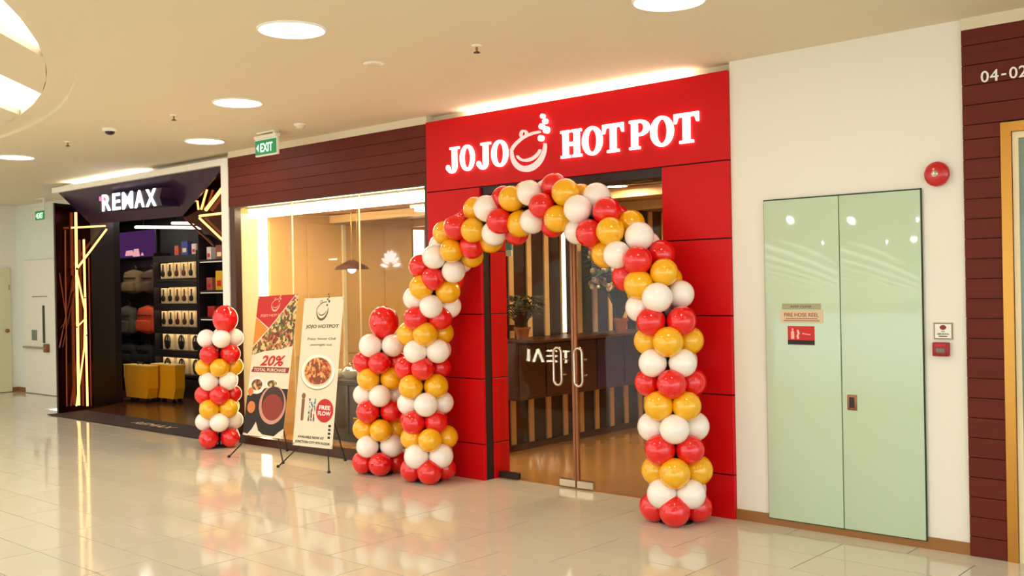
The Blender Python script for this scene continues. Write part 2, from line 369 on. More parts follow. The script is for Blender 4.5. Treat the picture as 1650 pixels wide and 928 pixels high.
# ================================================================== WOOD CLAD PIER WITH UNIT NUMBER, BRASS DOOR FRAME
wp = struct('wall_front_1', MB().box(-2.09, -.4, .005, .25, 0, 3.2), m_dark)
struct('trim_2', MB().box(-2.09, -.4, -.02, .25, 3.2, ZC), m_ceil)
PH = .1206; z = 0; i = 0
while z < 3.19:
    z1 = min(z+PH, 3.2); x1 = -1.872 if z < 2.62 else -.45
    if z < 2.62 < z1: z1 = 2.62
    j = .0018
    MB().bbox(-2.088, x1, -.02+j*(i % 3)/3, .006, z+.0016, z1-.0016, .002, 1).build('plank', m_wood, wp)
    z = z1; i += 1
sg = T('unit_number', 'raised white unit number 04 - 02 on the dark wood pier', 'sign', (-1.86, -.02, 2.868))
X0 = -1.975
for ch, w, gx in (('0', .045, 0), ('4', .048, .052), ('-', .026, .116), ('0', .045, .160), ('2', .045, .212)):
    mb = MB()
    if ch == '-': mb.box(X0+gx, X0+gx+w, -.03, -.019, 2.892, 2.902)
    else: put_text(mb, ch, front(X0+gx, -.0185, 2.866), .068, .011, width=w, offset=.004)
    mb.build('character', m_letterw, sg)
dr = T('glass_entrance', 'brass framed glass entrance cut by the right edge of the photo', 'door', (-1.1, 0, 0))
mb = MB(); mb.box(-1.87, -1.812, -.03, .02, 0, 2.612); mb.box(-.4, -.342, -.03, .02, 0, 2.612); mb.box(-1.812, -.4, -.03, .02, 2.555, 2.612); mb.build('brass_frame', m_brass, dr)
mb = MB(); mb.box(-1.81, -1.778, -.012, .03, 0, 2.553); mb.box(-1.778, -.4, -.012, .03, 2.515, 2.553); mb.build('inner_frame', m_cream, dr)
MB().box(-1.778, -.41, .0, .012, .01, 2.514).build('pane', mat('grey_green_glass', (120, 140, 128), .06), dr)
MB().tube([(-1.70, -.05, .9), (-1.70, -.05, 1.4)], .014, 10).tube([(-1.70, 0, .95), (-1.70, -.05, .95)], .008).tube([(-1.70, 0, 1.35), (-1.70, -.05, 1.35)], .008).build('handle', m_steel, dr)
# ================================================================== RED PORTAL
core = MB().box(-6.81, -6.152, .004, .30, 0, 2.566).box(-4.255, -3.69, .004, .30, 0, 2.566).box(-6.81, -3.69, .004, .25, 2.566, 3.2)
rp = struct('wall_front_2', core, m_dark)
struct('trim_3', MB().box(-6.81, -3.69, .07, .25, 3.2, ZC), m_ceil)
g = .0045
MB().bbox(-6.81, -3.692, -.03, .004, 2.568+g, 3.208, .002, 1).build('panel', m_red, rp)
zs = [0, .315, .887, 1.455, 2.010, 2.568]
for a, b in zip(zs, zs[1:]):
    MB().bbox(-6.81, -6.146, -.03, .004, a+(g if a else 0), b-g, .003, 1).build('panel', m_red, rp)
    MB().bbox(-4.259, -3.692, -.03, .004, a+(g if a else 0), b-g, .003, 1).build('panel', m_red, rp)
    MB().bbox(-6.152, -6.144, .095, .30, a+(g if a else 0), b-g, .002, 1).build('panel', m_red, rp)
MB().box(-6.2, -4.2, .0, .30, 2.50, 2.566).build('lintel', m_dark, rp)
# led strip lying on top of the signboard, lights the ceiling
t = T('cove_light', 'hidden warm light strip on top edge of the red signboard', 'light', (-5.2, 0, 3.2))
MB().box(-6.5, -3.95, .008, .068, 3.2, 3.204).build('channel', m_steel, t)
MB().box(-6.35, -4.05, .012, .06, 3.204, 3.2075).build('diffuser', glow('cove_led', (1, .90, .70), 24), t)
t = T('cove_light', 'hidden cool light strip on top of the frame of the dark shop', 'light', (-13.3, 0, 3.2))
MB().box(-14.3, -12.0, .085, .14, 3.198, 3.204).build('channel', m_steel, t)
MB().box(-14.2, -12.1, .09, .13, 3.204, 3.2065).build('diffuser', glow('cool_cove_led', (.88, .96, 1), 22), t)
# ---- illuminated sign letters (slab serif letters modelled by hand)
def letter_polys(ch):
    """list of polygons in a box 0..1 x 0..1"""
    if ch == 'H': return [[(.1, .05), (.36, .05), (.36, .95), (.1, .95)], [(.64, .05), (.9, .05), (.9, .95), (.64, .95)], [(.3, .42), (.7, .42), (.7, .56), (.3, .56)],
        [(0, 0), (.45, 0), (.45, .09), (0, .09)], [(.55, 0), (1, 0), (1, .09), (.55, .09)], [(0, .91), (.45, .91), (.45, 1), (0, 1)], [(.55, .91), (1, .91), (1, 1), (.55, 1)]]
    if ch == 'T': return [[(.36, .03), (.64, .03), (.64, .97), (.36, .97)], [(.22, 0), (.78, 0), (.78, .09), (.22, .09)], [(0, .87), (1, .87), (1, 1), (0, 1)],
        [(0, .68), (.08, .68), (.17, .9), (0, .9)], [(1, .68), (.92, .68), (.83, .9), (1, .9)]]
    if ch == 'P':
        out = [[(.1, .03), (.4, .03), (.4, .97), (.1, .97)], [(0, 0), (.52, 0), (.52, .09), (0, .09)], [(0, .91), (.4, .91), (.4, 1), (0, 1)]]
        n = 10
        for i in range(n):
            a, b = PI/2-PI*i/n, PI/2-PI*(i+1)/n
            out.append([(.5+.5*math.cos(a), .72+.28*math.sin(a)), (.5+.5*math.cos(b), .72+.28*math.sin(b)), (.5+.22*math.cos(b), .72+.18*math.sin(b)), (.5+.22*math.cos(a), .72+.18*math.sin(a))])
        return out+[[(.35, .9), (.5, .9), (.5, 1), (.35, 1)], [(.35, .44), (.5, .44), (.5, .54), (.35, .54)]]
    if ch == 'O':
        n = 28; out = []
        for i in range(n):
            a, b = 2*PI*i/n, 2*PI*(i+1)/n
            f = lambda t: (.5+.5*math.cos(t), .5+.52*math.sin(t)); k = lambda t: (.5+.23*math.cos(t), .5+.41*math.sin(t))
            out.append([f(a), f(b), k(b), k(a)])
        return out
    if ch == 'J':
        out = [[(.46, .22), (.80, .22), (.80, .97), (.46, .97)], [(.3, .91), (1, .91), (1, 1), (.3, 1)]]
        n = 10
        for i in range(n):
            a, b = -PI*i/n, -PI*(i+1)/n
            w = lambda t: .12+.02*math.cos(t)
            f = lambda t: (.42+.38*math.cos(t), .22+.26*math.sin(t)); k = lambda t: (.38+.10*math.cos(t), .22+.16*math.sin(t))
            out.append([f(a), f(b), k(b), k(a)])
        out.append([(.12+.13*math.cos(2*PI*i/12), .2+.11*math.sin(2*PI*i/12)) for i in range(12)])
        return out
def letter(mb, ch, fn, w, h, depth):
    for k, poly in enumerate(letter_polys(ch)):
        a = [fn(x*w, y*h, 0) for x, y in poly]; b = fn(0, 0, depth*(1+.004*(k % 3)))-fn(0, 0, 0); mb.prism(a, b)
    return mb
sg = T('illuminated_sign', 'white lit letters JOJO HOT POT with a pot emblem on the red signboard', 'sign', (-5.2, -.03, 2.66))
z0, hh = 2.722, .222
for ch, x, w in (('J', -6.535, .165), ('O', -6.36, .175), ('J', -6.155, .165), ('O', -5.98, .19), ('H', -5.212, .212), ('O', -4.992, .198), ('T', -4.79, .20),
                 ('P', -4.535, .185), ('O', -4.343, .205), ('T', -4.132, .21)):
    letter(MB(), ch, front(x, -.034, z0), w, hh, .016).build('letter', m_signwhite, sg)
def ribbon(mb, pts, w, fn, depth):
    """flat band along 2D pts with widths w, placed by fn"""
    n = len(pts); L = []
    for i in range(n):
        a = Vector(pts[max(i-1, 0)]); b = Vector(pts[min(i+1, n-1)]); t = (b-a).normalized(); nrm = Vector((-t.y, t.x)); ww = w[i] if isinstance(w, list) else w
        L.append((Vector(pts[i])+nrm*ww/2, Vector(pts[i])-nrm*ww/2))
    off = fn(0, 0, depth)-fn(0, 0, 0)
    for i in range(n-1): mb.prism([fn(*L[i][0], 0), fn(*L[i+1][0], 0), fn(*L[i+1][1], 0), fn(*L[i][1], 0)], off)
    return mb
def emblem(mb_bowl, mb_lid, mb_bub, fn, s, depth, sy=.82):
    """open bowl with a smile, lifted lid with knob, bubbles; unit square scaled by s, height by s*sy"""
    k = s*sy
    arc = lambda cx, cy, rx, ry, a0, a1, n=18: [((cx+rx*math.cos(math.radians(a0+(a1-a0)*i/n)))*s, (cy+ry*math.sin(math.radians(a0+(a1-a0)*i/n))+.04*math.cos(math.radians(a0+(a1-a0)*i/n)))*k) for i in range(n+1)]
    ribbon(mb_bowl, arc(.47, .55, .44, .50, 178, 362), [(.03+.085*math.sin(PI*i/18))*s for i in range(19)], fn, depth)
    ribbon(mb_bowl, arc(.48, .50, .31, .24, 195, 345, 12), [(.015+.04*math.sin(PI*i/12))*s for i in range(13)], fn, depth)
    ribbon(mb_lid, [(x*s, y*k) for x, y in ((.02, .54), (.07, .62), (.15, .70), (.3, .80), (.45, .86), (.6, .89), (.78, .90))], .04*s, fn, depth)
    ribbon(mb_lid, [((.36+.075*math.cos(math.radians(a)))*s, (.90+.085*math.sin(math.radians(a)))*k) for a in range(-30, 231, 20)], .03*s, fn, depth)
    off = fn(0, 0, depth)-fn(0, 0, 0)
    for x, y, r in ((.865, 1.26, .045), (.925, 1.13, .052), (.835, 1.02, .055), (.95, .92, .068), (.81, .74, .058)):
        mb_bub.prism([fn((x+r*math.cos(a*PI/8))*s, y*k+r*math.sin(a*PI/8)*s, 0) for a in range(16)], off)
a, b, c = MB(), MB(), MB(); emblem(a, b, c, front(-5.755, -.034, 2.655), .42, .03)
m_embl = glow('lit_emblem', (1, .66, .55), .85)
a.build('bowl', m_embl, sg); b.build('lid', m_embl, sg); c.build('bubbles', m_signwhite, sg)
# ================================================================== RESTAURANT INTERIOR
struct('floor_1', MB().box(-10.05, -3.5, .175, 8, -.1, -.001), m_tan)
CZ = 2.58
cl = struct('ceiling_1', MB().box(-10.05, -3.5, .30, 8, CZ+.05, CZ+.12), m_ply)
for k in range(26):
    y0 = .32+k*.3
    MB().box(-10.04, -3.52, y0, y0+.285, CZ+.02+.012*(k % 2), CZ+.05).build('board', m_ply, cl)
for k, yb in enumerate((1.35, 2.75, 4.4)):
    MB().box(-10.0, -3.6, yb, yb+.09, CZ-.07, CZ+.02).build('beam', m_oak, cl)
wl = struct('wall_left_1', MB().box(-10.19, -10.05, .05, 8, 0, 2.7), m_gold)
for k, (ya, yb) in enumerate(((.50, 1.03), (1.05, 1.56), (1.62, 2.25), (2.27, 2.74), (2.99, 3.6))):
    MB().bbox(-10.05, -10.035, ya, yb, .9, CZ-.08, .003, 1).build('panel', m_gold, wl)
MB().box(-10.05, -10.01, 1.565, 1.61, 0, CZ-.08).build('trim', m_cream, wl)
MB().box(-10.05, -10.02, .05, .33, .09, CZ).build('panel', m_cream, wl)
struct('wall_back_1', MB().box(-10.05, -3.5, 8, 8.1, 0, 2.7), m_wood2)
struct('wall_right_1', MB().box(-3.6, -3.5, .3, 8, 0, 2.7), m_gold)
t = T('light_strip', 'bright vertical light strip at the left end of the restaurant window', 'light', (-10.03, .40, 0))
MB().box(-10.05, -10.03, .335, .47, .05, CZ-.02).build('channel', m_steel, t)
MB().box(-10.03, -10.015, .345, .46, .06, CZ-.03).build('diffuser', m_led, t)
t = T('light_strip', 'bright vertical light strip at the right end of the restaurant window', 'light', (-10.03, 2.9, 0))
MB().box(-10.05, -10.03, 2.76, 2.97, .05, CZ-.1).build('channel', m_steel, t)
MB().box(-10.03, -10.015, 2.78, 2.95, .06, CZ-.11).build('diffuser', glow('soft_led', (1, .84, .55), 4), t)
t = T('light_strip', 'long glowing cove along the head of the restaurant window', 'light', (-8.4, .18, 2.5))
MB().box(-9.92, -6.95, .10, .30, 2.615, 2.635).build('channel', m_cream, t)
MB().box(-9.9, -7.0, .13, .24, 2.52, 2.614).build('diffuser', m_led, t)
t = T('light_strip', 'glowing cove running back from the window head into the restaurant', 'light', (-7.35, 1.6, 2.5))
MB().box(-7.44, -7.24, .34, 3.2, CZ-.095, CZ-.07).build('channel', m_cream, t)
MB().box(-7.40, -7.28, .36, 3.1, CZ-.13, CZ-.096).build('diffuser', m_led, t)
m_lampi = glow('interior_lamp', (1, .80, .48), 190)
P = at(527, 344, 2, CZ-.07); downlight(P.x, P.y, .085, 'left downlight in the wooden ceiling behind the shop window', CZ+.02, m_lampi)
P = at(606, 338, 2, CZ-.07); downlight(P.x, P.y, .085, 'right downlight in the wooden ceiling behind the shop window', CZ+.02, m_lampi)
P = at(993, 302, 2, CZ-.0); downlight(P.x, P.y, .09, 'downlight in the wooden ceiling above the glass doors', CZ+.02, m_lampi)
for x, y in ((-5.9, 1.9), (-6.1, 3.0), (-5.2, 3.4), (-8.6, 3.2), (-6.2, 4.8), (-4.4, 4.6)): downlight(x, y, .085, 'added fill downlight deep inside the restaurant ceiling', CZ+.02, m_lampi)  # extra downlights added to brighten the slats and floor inside
# slatted partition receding into the restaurant
sp = struct('partition', MB().box(-7.12, -7.04, 1.0, 8, 0, CZ), mat('dark_backing', (46, 22, 18), .4, var=.2, scale=3, stretch=(1, 1, .2)))
for k in range(15):
    y0 = 1.02+k*.285
    MB().bbox(-7.04, -7.015, y0, y0+.074, .06, CZ-.01, .003, 1).build('slat', m_oak, sp)
    if k == 4: MB().bbox(-7.014, -7.006, y0+.006, y0+.068, 1.18, CZ-.03, .002, 1).build('slat_glow', glow('lit_slat', (1, .86, .58), 1.5), sp)  # emission stands in for light falling on this slat's upper part
MB().box(-7.04, -6.975, 1.0, 7.9, 0, .06).build('rail', m_wood2, sp)
MB().box(-7.04, -6.95, 1.0, 1.30, 1.24, 1.30).build('rail', m_wood2, sp)
# dark planter cabinet hung along the partition
pb = T('planter_cabinet', 'dark wall hung planter cabinet along the slatted partition', 'cabinet', (-6.85, 2.6, .56))
MB().bbox(-6.972, -6.68, 1.02, 4.4, .56, 1.14, .008).build('body', m_wood2, pb)
for k in range(3): MB().bbox(-6.68, -6.665, 1.05+k*.42, 1.44+k*.42, .59, 1.11, .004, 1).build('door', m_wood2, pb)
for k in range(4): MB().bbox(-6.68, -6.665, 2.33+k*.5, 2.80+k*.5, .59, 1.11, .004, 1).build('door', mat('purple_reflection', (62, 36, 84), .4), pb)  # purple colour stands in for a reflection in the door glass
MB().box(-6.974, -6.42, 1.01, 4.42, 1.14, 1.165).build('top', m_wood2, pb)
m_leaf = mat('dark_leaf', (64, 62, 30), .5, var=.4, scale=3); m_leaf2 = mat('green_leaf', (70, 86, 52), .5, var=.4, scale=3); m_pet = mat('pale_petals', (224, 196, 150), .6, var=.2, scale=6)
m_terra = mat('terracotta', (170, 92, 54), .6); m_twig = mat('plant_stem', (74, 58, 34), .7)
def plant(name, label, cat, x, y, z, nl, h, spread, leafm, pot_h, flowers=0, big=1.0):
    t = T(name, label, cat, (x, y, z))
    MB().lathe((x, y, z), [(.055, 0), (.075, pot_h*.8), (.085, pot_h*.82), (.085, pot_h), (.07, pot_h), (.068, pot_h-.02), (.001, pot_h-.02)], 18).build('pot', m_terra, t)
    st, lf, fw = MB(), MB(), MB()
    for k in range(nl):
        a = random.uniform(0, 2*PI); r = spread*math.sqrt(random.random()); hz = h*random.uniform(.35, 1)
        tip = Vector((x+r*math.cos(a), y+r*math.sin(a), z+pot_h+hz)); b0 = Vector((x, y, z+pot_h-.02)); mid = (b0+tip)/2+Vector((0, 0, .12*h))
        if k % 3 == 0: st.tube([b0, mid, tip], [.006, .004, .002], 5)
        d = Vector((math.cos(a), math.sin(a), random.uniform(-.5, .5))).normalized(); s = d.cross(Vector((0, 0, 1))).normalized(); L = random.uniform(.07, .13)*big
        up = s.cross(d)*L*.12
        if k < flowers:
            fw.ball(tip, random.uniform(.02, .045), 8)
        else: lf.add([tip-d*L*.4, tip+s*L*.22+up, tip+d*L*.6, tip-s*L*.22+up, tip+up*1.5], [(0, 1, 4), (1, 2, 4), (2, 3, 4), (3, 0, 4)])
    st.build('stems', m_twig, t); o = lf.build('leaves', leafm, t); o['kind'] = 'stuff'
    if flowers: o = fw.build('blossoms', m_pet, t); o['kind'] = 'stuff'
plant('potted_plant', 'bushy potted plant on the dark cabinet just inside the left door', 'plant', -6.72, 1.16, 1.165, 170, .30, .22, m_leaf, .12)
plant('flower_arrangement', 'tall arrangement of foliage and pale flowers behind the right door leaf', 'plant', -6.54, 2.58, 1.165, 520, .92, .34, m_leaf2, .16, 130, 1.6)
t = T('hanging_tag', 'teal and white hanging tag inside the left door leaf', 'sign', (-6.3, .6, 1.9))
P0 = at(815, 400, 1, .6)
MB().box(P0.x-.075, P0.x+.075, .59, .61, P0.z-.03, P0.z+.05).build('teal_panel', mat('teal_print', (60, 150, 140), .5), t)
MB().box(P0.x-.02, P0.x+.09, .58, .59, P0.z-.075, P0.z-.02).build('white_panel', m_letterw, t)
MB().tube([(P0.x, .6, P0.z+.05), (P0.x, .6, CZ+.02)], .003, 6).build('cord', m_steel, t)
# glass doors
gd = T('glass_doors', 'frameless double glass doors with steel pull handles in the red portal', 'door', (-5.2, .17, 0))
MB().box(-6.140, -6.066, .164, .176, .01, 2.5).build('side_pane', m_glassd, gd)
for x0, x1, hx in ((-6.060, -5.292, -5.415), (-5.262, -4.262, -5.195)):
    lf = MB().box(x0, x1, .164, .176, .015, 2.498).build('door_leaf', m_glassd, gd)
    e = x1 if x1 < -5 else x0
    MB().box(e-.012, e+.012, .160, .180, .015, 2.498).build('edge_strip', m_bronze, lf)
    ex = (x1-.16, x1+.005) if x1 < -5 else (x0-.005, x0+.16)
    MB().bbox(ex[0], ex[1], .150, .190, .012, .075, .004, 1).build('patch_fitting', m_steel, lf)
    rr, hw, zt, zb = .012, .042, 1.175, .862
    pts = [(hx+hw*math.cos(a*PI/8), .11, zt-hw+hw*math.sin(a*PI/8)) for a in range(9)]+[(hx-hw*math.cos(a*PI/8), .11, zb+hw-hw*math.sin(a*PI/8)) for a in range(9)]
    mb = MB().tube(pts, rr, 8, closed=True); mb.tube([(hx+hw, .11, 1.08), (hx+hw, .165, 1.08)], .008); mb.tube([(hx+hw, .11, .95), (hx+hw, .165, .95)], .008)
    mb.build('pull_handle', m_steel, lf)
MB().bbox(-6.14, -5.92, .145, .195, .008, .06, .004, 1).build('floor_pivot', m_dark, gd)
MB().box(-6.144, -6.062, .158, .182, 2.45, 2.5).build('header_clip', m_bronze, gd)
# ---- shop window
w1 = struct('window_1', MB().box(-10.05, -9.945, -.02, .06, 0, 2.66).box(-6.852, -6.812, -.02, .06, 0, 2.66).box(-9.945, -6.852, -.02, .06, 2.63, 2.66).box(-9.945, -6.852, -.03, .08, 0, .088), m_wood2)
for k, (x0, x1) in enumerate(((-9.945, -8.959), (-8.953, -7.858), (-7.852, -6.852))):
    MB().box(x0, x1, .030, .042, .088, 2.63).build('pane', m_glass, w1)
for xj in (-8.956, -7.855): MB().box(xj-.004, xj+.004, .028, .044, .088, 2.63).build('glazing_joint', m_cream, w1)
wf = struct('wall_front_3', MB().box(-10.06, -6.81, .004, .12, 2.66, 3.2), m_dark)
struct('trim_4', MB().box(-10.06, -6.81, -.02, .12, 3.2, ZC), m_ceil)
struct('trim_7', MB().box(-14.55, -10.06, .15, .25, 3.1, ZC), m_ceil)
for k in range(5):
    a = 2.645+k*.111
    MB().bbox(-10.055, -6.812, -.024+.0012*(k % 2), .004, a+.0012, a+.1098, .0018, 1).build('plank', m_wood, wf)
# pendant lamp
P = at(567, 433, 1, 1.0)
t = T('pendant_lamp', 'small dome pendant lamp glowing behind the shop window', 'lamp', (P.x, 1.0, P.z))
MB().tube([(P.x+.0, 1, P.z+.09), (P.x+.0, 1, CZ-.0)], .006, 6).build('cord', m_brass, t)
MB().tube([(P.x+.10, 1, P.z+.05), (P.x+.10, 1, CZ-.0)], .004, 6).build('cord', m_brass, t)
MB().lathe((P.x, 1, P.z), [(.20, -.005), (.17, .03), (.09, .07), (.03, .10), (.02, .10), (.08, .062), (.16, .024), (.19, -.008)], 28).build('shade', m_wood2, t)
MB().ball((P.x, 1, P.z+.0), .05).build('bulb', glow('pendant_bulb', (1, .9, .66), 18), t)
# serving counter behind the window, with dishes and chairs
m_cnt = mat('espresso_wood', (44, 24, 18), .35, var=.2, scale=4, stretch=(1, 6, 12))
ct = T('serving_counter', 'dark wooden serving counter standing behind the shop window', 'counter', (-8.3, .9, 0))
MB().bbox(-9.45, -7.25, .72, 1.12, .05, .66, .006, 1).build('body', m_cnt, ct)
MB().bbox(-9.48, -7.22, .69, 1.15, .66, .69, .005, 1).build('top', m_cnt, ct)
MB().box(-9.42, -7.28, .76, 1.08, 0, .05).build('plinth', m_dark, ct)
for k in range(4): MB().bbox(-9.43+k*.545, -8.91+k*.545, .706, .72, .09, .63, .004, 1).build('door', m_cnt, ct)
P = at(574, 684, 1, .706); MB().bbox(P.x-.035, P.x+.035, .69, .706, P.z-.075, P.z+.075, .004, 1).build('brass_plate', m_brass, ct)
def chair(x, y, label):
    t = T('dining_chair', label, 'chair', (x, y, 0), 'dark chairs behind the window')
    for sx in (-1, 1):
        MB().box(x+sx*.18-.018, x+sx*.18+.018, y-.2, y-.165, 0, .45).build('leg', m_cnt, t)
        MB().box(x+sx*.18-.018, x+sx*.18+.018, y+.165, y+.2, 0, .45).build('leg', m_cnt, t)
    MB().bbox(x-.21, x+.21, y-.21, y+.21, .45, .50, .015).build('seat', m_cnt, t)
    MB().prism([(x-.19, y+.17, .50), (x+.19, y+.17, .50), (x+.21, y+.23, .99), (x-.21, y+.23, .99)], (0, .03, 0)).build('backrest', m_cnt, t)
P = at(580, 588, 1, 1.55); chair(P.x+.1, 1.45, 'dark high backed chair between the white banner and the middle balloon column')
P = at(472, 600, 1, 1.55); chair(P.x, 1.45, 'dark high backed chair seen between the two banners')
def dish(px, py, r, label, name='serving_bowl', lid=False):
    P = at(px, py, 1, .9); t = T(name, label, 'bowl', (P.x, .9, .69))
    MB().lathe((P.x, .9, .69), [(r*.5, 0), (r*.55, .008), (r*.9, .05), (r, .085), (r*.95, .085), (r*.85, .052), (.002, .02)], 22).build('bowl', m_letterw, t)
    if lid: MB().lathe((P.x, .9, .775), [(r*.97, 0), (r*.8, .04), (r*.4, .065), (.02, .07), (.018, .09), (.002, .095)], 22).build('lid', m_steel, t)
dish(566, 612, .11, 'white lidded serving bowl on the counter left of the middle balloon column', lid=True)
dish(590, 618, .10, 'open white bowl on the counter half behind the middle balloon column')
dish(545, 620, .07, 'small white bowl on the counter beside the white banner')
# ================================================================== DARK SHOP ON THE LEFT
struct('trim_5', MB().box(-14.5, -10.06, -.03, .08, 3.135, 3.208), mat('trim_cream', (252, 247, 234), .5))
struct('trim_6', MB().box(-10.195, -10.06, -.03, .05, 0, 3.135), MATS['trim_cream'])
struct('floor_2', MB().prism([(-14.52, 0, .004), (-10.2, 0, .004), (-10.2, 2.5, .004), (-17.5, 2.5, .004), (-17.5, 1.26, .004), (-15.1, 1.26, .004)], (0, 0, -.1)), m_shopfloor)
struct('wall_left_3', MB().box(-17.6, -17.5, 1.25, 2.6, 0, 3.05), m_shopdark)
struct('ceiling_2', MB().prism([(-14.72, .42, 2.95), (-10.2, .42, 2.95), (-10.2, 2.6, 2.95), (-17.5, 2.6, 2.95), (-17.5, 1.26, 2.95), (-15.1, 1.26, 2.95)], (0, 0, .1)), m_shopdark)
struct('wall_back_2', MB().box(-17.5, -10.2, 2.5, 2.6, 0, 3.0), m_shopdark)
struct('wall_right_2', MB().box(-10.26, -10.2, .08, 2.5, 0, 3.0), m_shopdark)
# left wall of the shop: copper mirror panel then a flat dark panel
A = Vector((-14.5, 0)); B = Vector((-14.80, .65)); Cc = Vector((-15.06, 1.14))
lw = struct('wall_left_2', MB().prism([(A.x, A.y, 0), (B.x, B.y, 0), (Cc.x, Cc.y, 0), (Cc.x-.03, 1.27, 0), (Cc.x-.09, 1.27, 0), (A.x-.04, A.y, 0)], (0, 0, 3.0)), m_shopdark)
nrm = Vector(((B-A).y, -(B-A).x, 0)).normalized()
def onwall(px, py, off):
    d = CF+CR*((px-825)/F)-CU*((py-464)/F); o = Vector((A.x, A.y, 0))
    return CP+d*(((o-CP).dot(nrm)+off)/d.dot(nrm))
e = nrm*.006
MB().prism([Vector((A.x, A.y, .01))+e, Vector((B.x, B.y, .01))+e, Vector((B.x, B.y, 2.95))+e, Vector((A.x, A.y, 2.95))+e], nrm*.006).build('panel', m_copper, lw)
n2 = Vector(((Cc-B).y, -(Cc-B).x, 0)).normalized()
MB().prism([Vector((B.x, B.y, .01))+n2*.004, Vector((Cc.x, Cc.y, .01))+n2*.004, Vector((Cc.x, Cc.y, 2.95))+n2*.004, Vector((B.x, B.y, 2.95))+n2*.004], n2*.012).build('panel', m_shopdark, lw)
def ltube(name, label, pxs, m, r=.017, off=.05, where=onwall, cat='light', group='light tubes of the dark shop'):
    pts = [where(x, y, off) for x, y in pxs]
    t = T(name, label, cat, pts[0], group)
    for a, b in zip(pts, pts[1:]): MB().tube([a, b], r, 8).build('tube' if cat == 'light' else 'rod', m, t)
    for p in (pts[0], pts[-1]):
        MB().ball(p, r*1.15, 8).build('end_cap', m_black, t)
    return t
ltube('light_tube', 'tallest lit vertical tube on the copper side of the dark shop', [(122, 341), (127, 654)], m_tube, .02, .05)
ltube('light_tube', 'second lit vertical tube just right of the tallest one', [(135, 385), (141, 655)], m_tube, .016, .05)
ltube('light_tube', 'lit slanting tube running up right to a hooked end', [(124, 433), (172, 369)], m_tube, .016, .07)
ltube('light_tube', 'short lit horizontal tube under the purple signboard', [(113, 367), (170, 364)], m_tube, .013, .08)
ltube('light_tube', 'long lit tube slanting down between the two vertical ones', [(124, 440), (137, 500), (139, 540)], m_tube, .013, .055)
ltube('light_tube', 'narrow lit V tube rising from the floor between the two vertical ones', [(123, 655), (136, 560), (137, 480)], m_tube, .012, .06)
ltube('light_tube', 'short lit branch tube crossing the V low on the copper side', [(124, 527), (138, 513)], m_tube, .010, .06)
ltube('reflection_rod', 'upright rod for a tube reflection left of the lit tubes', [(105, 370), (108, 655)], m_rod, .014, .04, cat='rod', group='rods for tube reflections')  # these rods stand in for dim tube reflections in the copper mirror
ltube('reflection_rod', 'upright rod for a tube reflection right of the lit tubes', [(143, 415), (147, 654)], m_rod, .014, .04, cat='rod', group='rods for tube reflections')
ltube('reflection_rod', 'rod for a tube reflection slanting down left from the slanting tube', [(120, 445), (108, 500), (96, 560)], m_rod, .011, .035, cat='rod', group='rods for tube reflections')
ltube('reflection_rod', 'rod for a tube reflection crossing low at the outer edge of the dark shop', [(96, 440), (107, 515), (98, 528)], m_rod, .011, .03, cat='rod', group='rods for tube reflections')
ltube('reflection_rod', 'thin rod for a tube reflection slanting to the floor behind the V tube', [(101, 560), (113, 500), (121, 470)], m_rod, .010, .03, cat='rod', group='rods for tube reflections')
# signboard (sloped) with lit letters
SB = .35
BL, BR = at(146, 361, 1, SB), at(293, 349, 1, SB)
TL, TR = Vector((-14.40, .02, 3.13)), Vector((-10.2, .02, 3.13))
sg = T('shop_signboard', 'sloped purple black signboard with lit white letters REMAX', 'sign', (-12.4, .2, 2.7))
MB().prism([TL, TR, BR, BL], (0, .04, .02)).build('board', m_purple, sg)
MB().prism([(-13.14, .0, 2.80), (-11.68, .0, 2.775), (-11.54, .0, 2.765), (-11.60, 0, 2.87), (-11.54, 0, 2.985), (-11.68, .0, 2.985), (-13.10, .0, 2.99)], (0, .24, 0)).build('backing_box', mat('deep_purple', (44, 20, 60), .35), sg)
mb_fn = lambda x: (lambda a, b, d: Vector((x+a, .0-d, 2.793-.014*(x+13.06)/1.4*1.5+b)))
m_cool_l = glow('cool_lit_letter', (.93, .93, 1), 2.2)
for ch, x, wd in zip('REMAX', (-13.065, -12.785, -12.525, -12.205, -11.925), (.225, .20, .265, .235, .245)):
    put_text(MB(), ch, mb_fn(x), .215, .012, width=wd, offset=.016).build('letter', m_cool_l if ch != 'R' else m_cool_l, sg)
MB().box(-13.14, -12.98, -.012, .0, 2.93, 2.99).build('accent', glow('pink_accent', (1, .25, .5), .8), sg)
# right-hand copper wedge with starburst of tubes
wd = struct('wall_right_3', MB().prism([at(293, 349, 1, .38), at(362, 268, 1, .38), at(362, 393, 1, .38)], (0, .05, 0)), m_copper)
onr = lambda x, y, off: at(x, y, 1, .38-off)
for lab, px, m, r in (('thick lit tube rising right at the top of the dark shop', [(331, 339), (361, 300)], m_tube, .022),
                      ('orange tube standing steeply beside the thick lit tube', [(324, 338), (334, 304)], m_tube2, .013),
                      ('shortest orange tube of the burst beside the signboard', [(320, 339), (318, 323)], m_tube2, .012),
                      ('nearly level lit tube at the right of the dark shop', [(321, 348), (362, 343)], m_tube, .014),
                      ('lit tube slanting down right below the level one', [(321, 351), (362, 390)], m_tube, .014)):
    ltube('light_tube', lab, px, m, r, .04, onr)
ltube('reflection_rod', 'rod for a tube reflection slanting down under the lower lit tube', [(298, 351), (345, 396)], m_rod, .014, -.02, lambda x, y, o: at(x, y, 1, .442), cat='rod', group='rods for tube reflections')  # rod modelled in place of a dim tube reflection
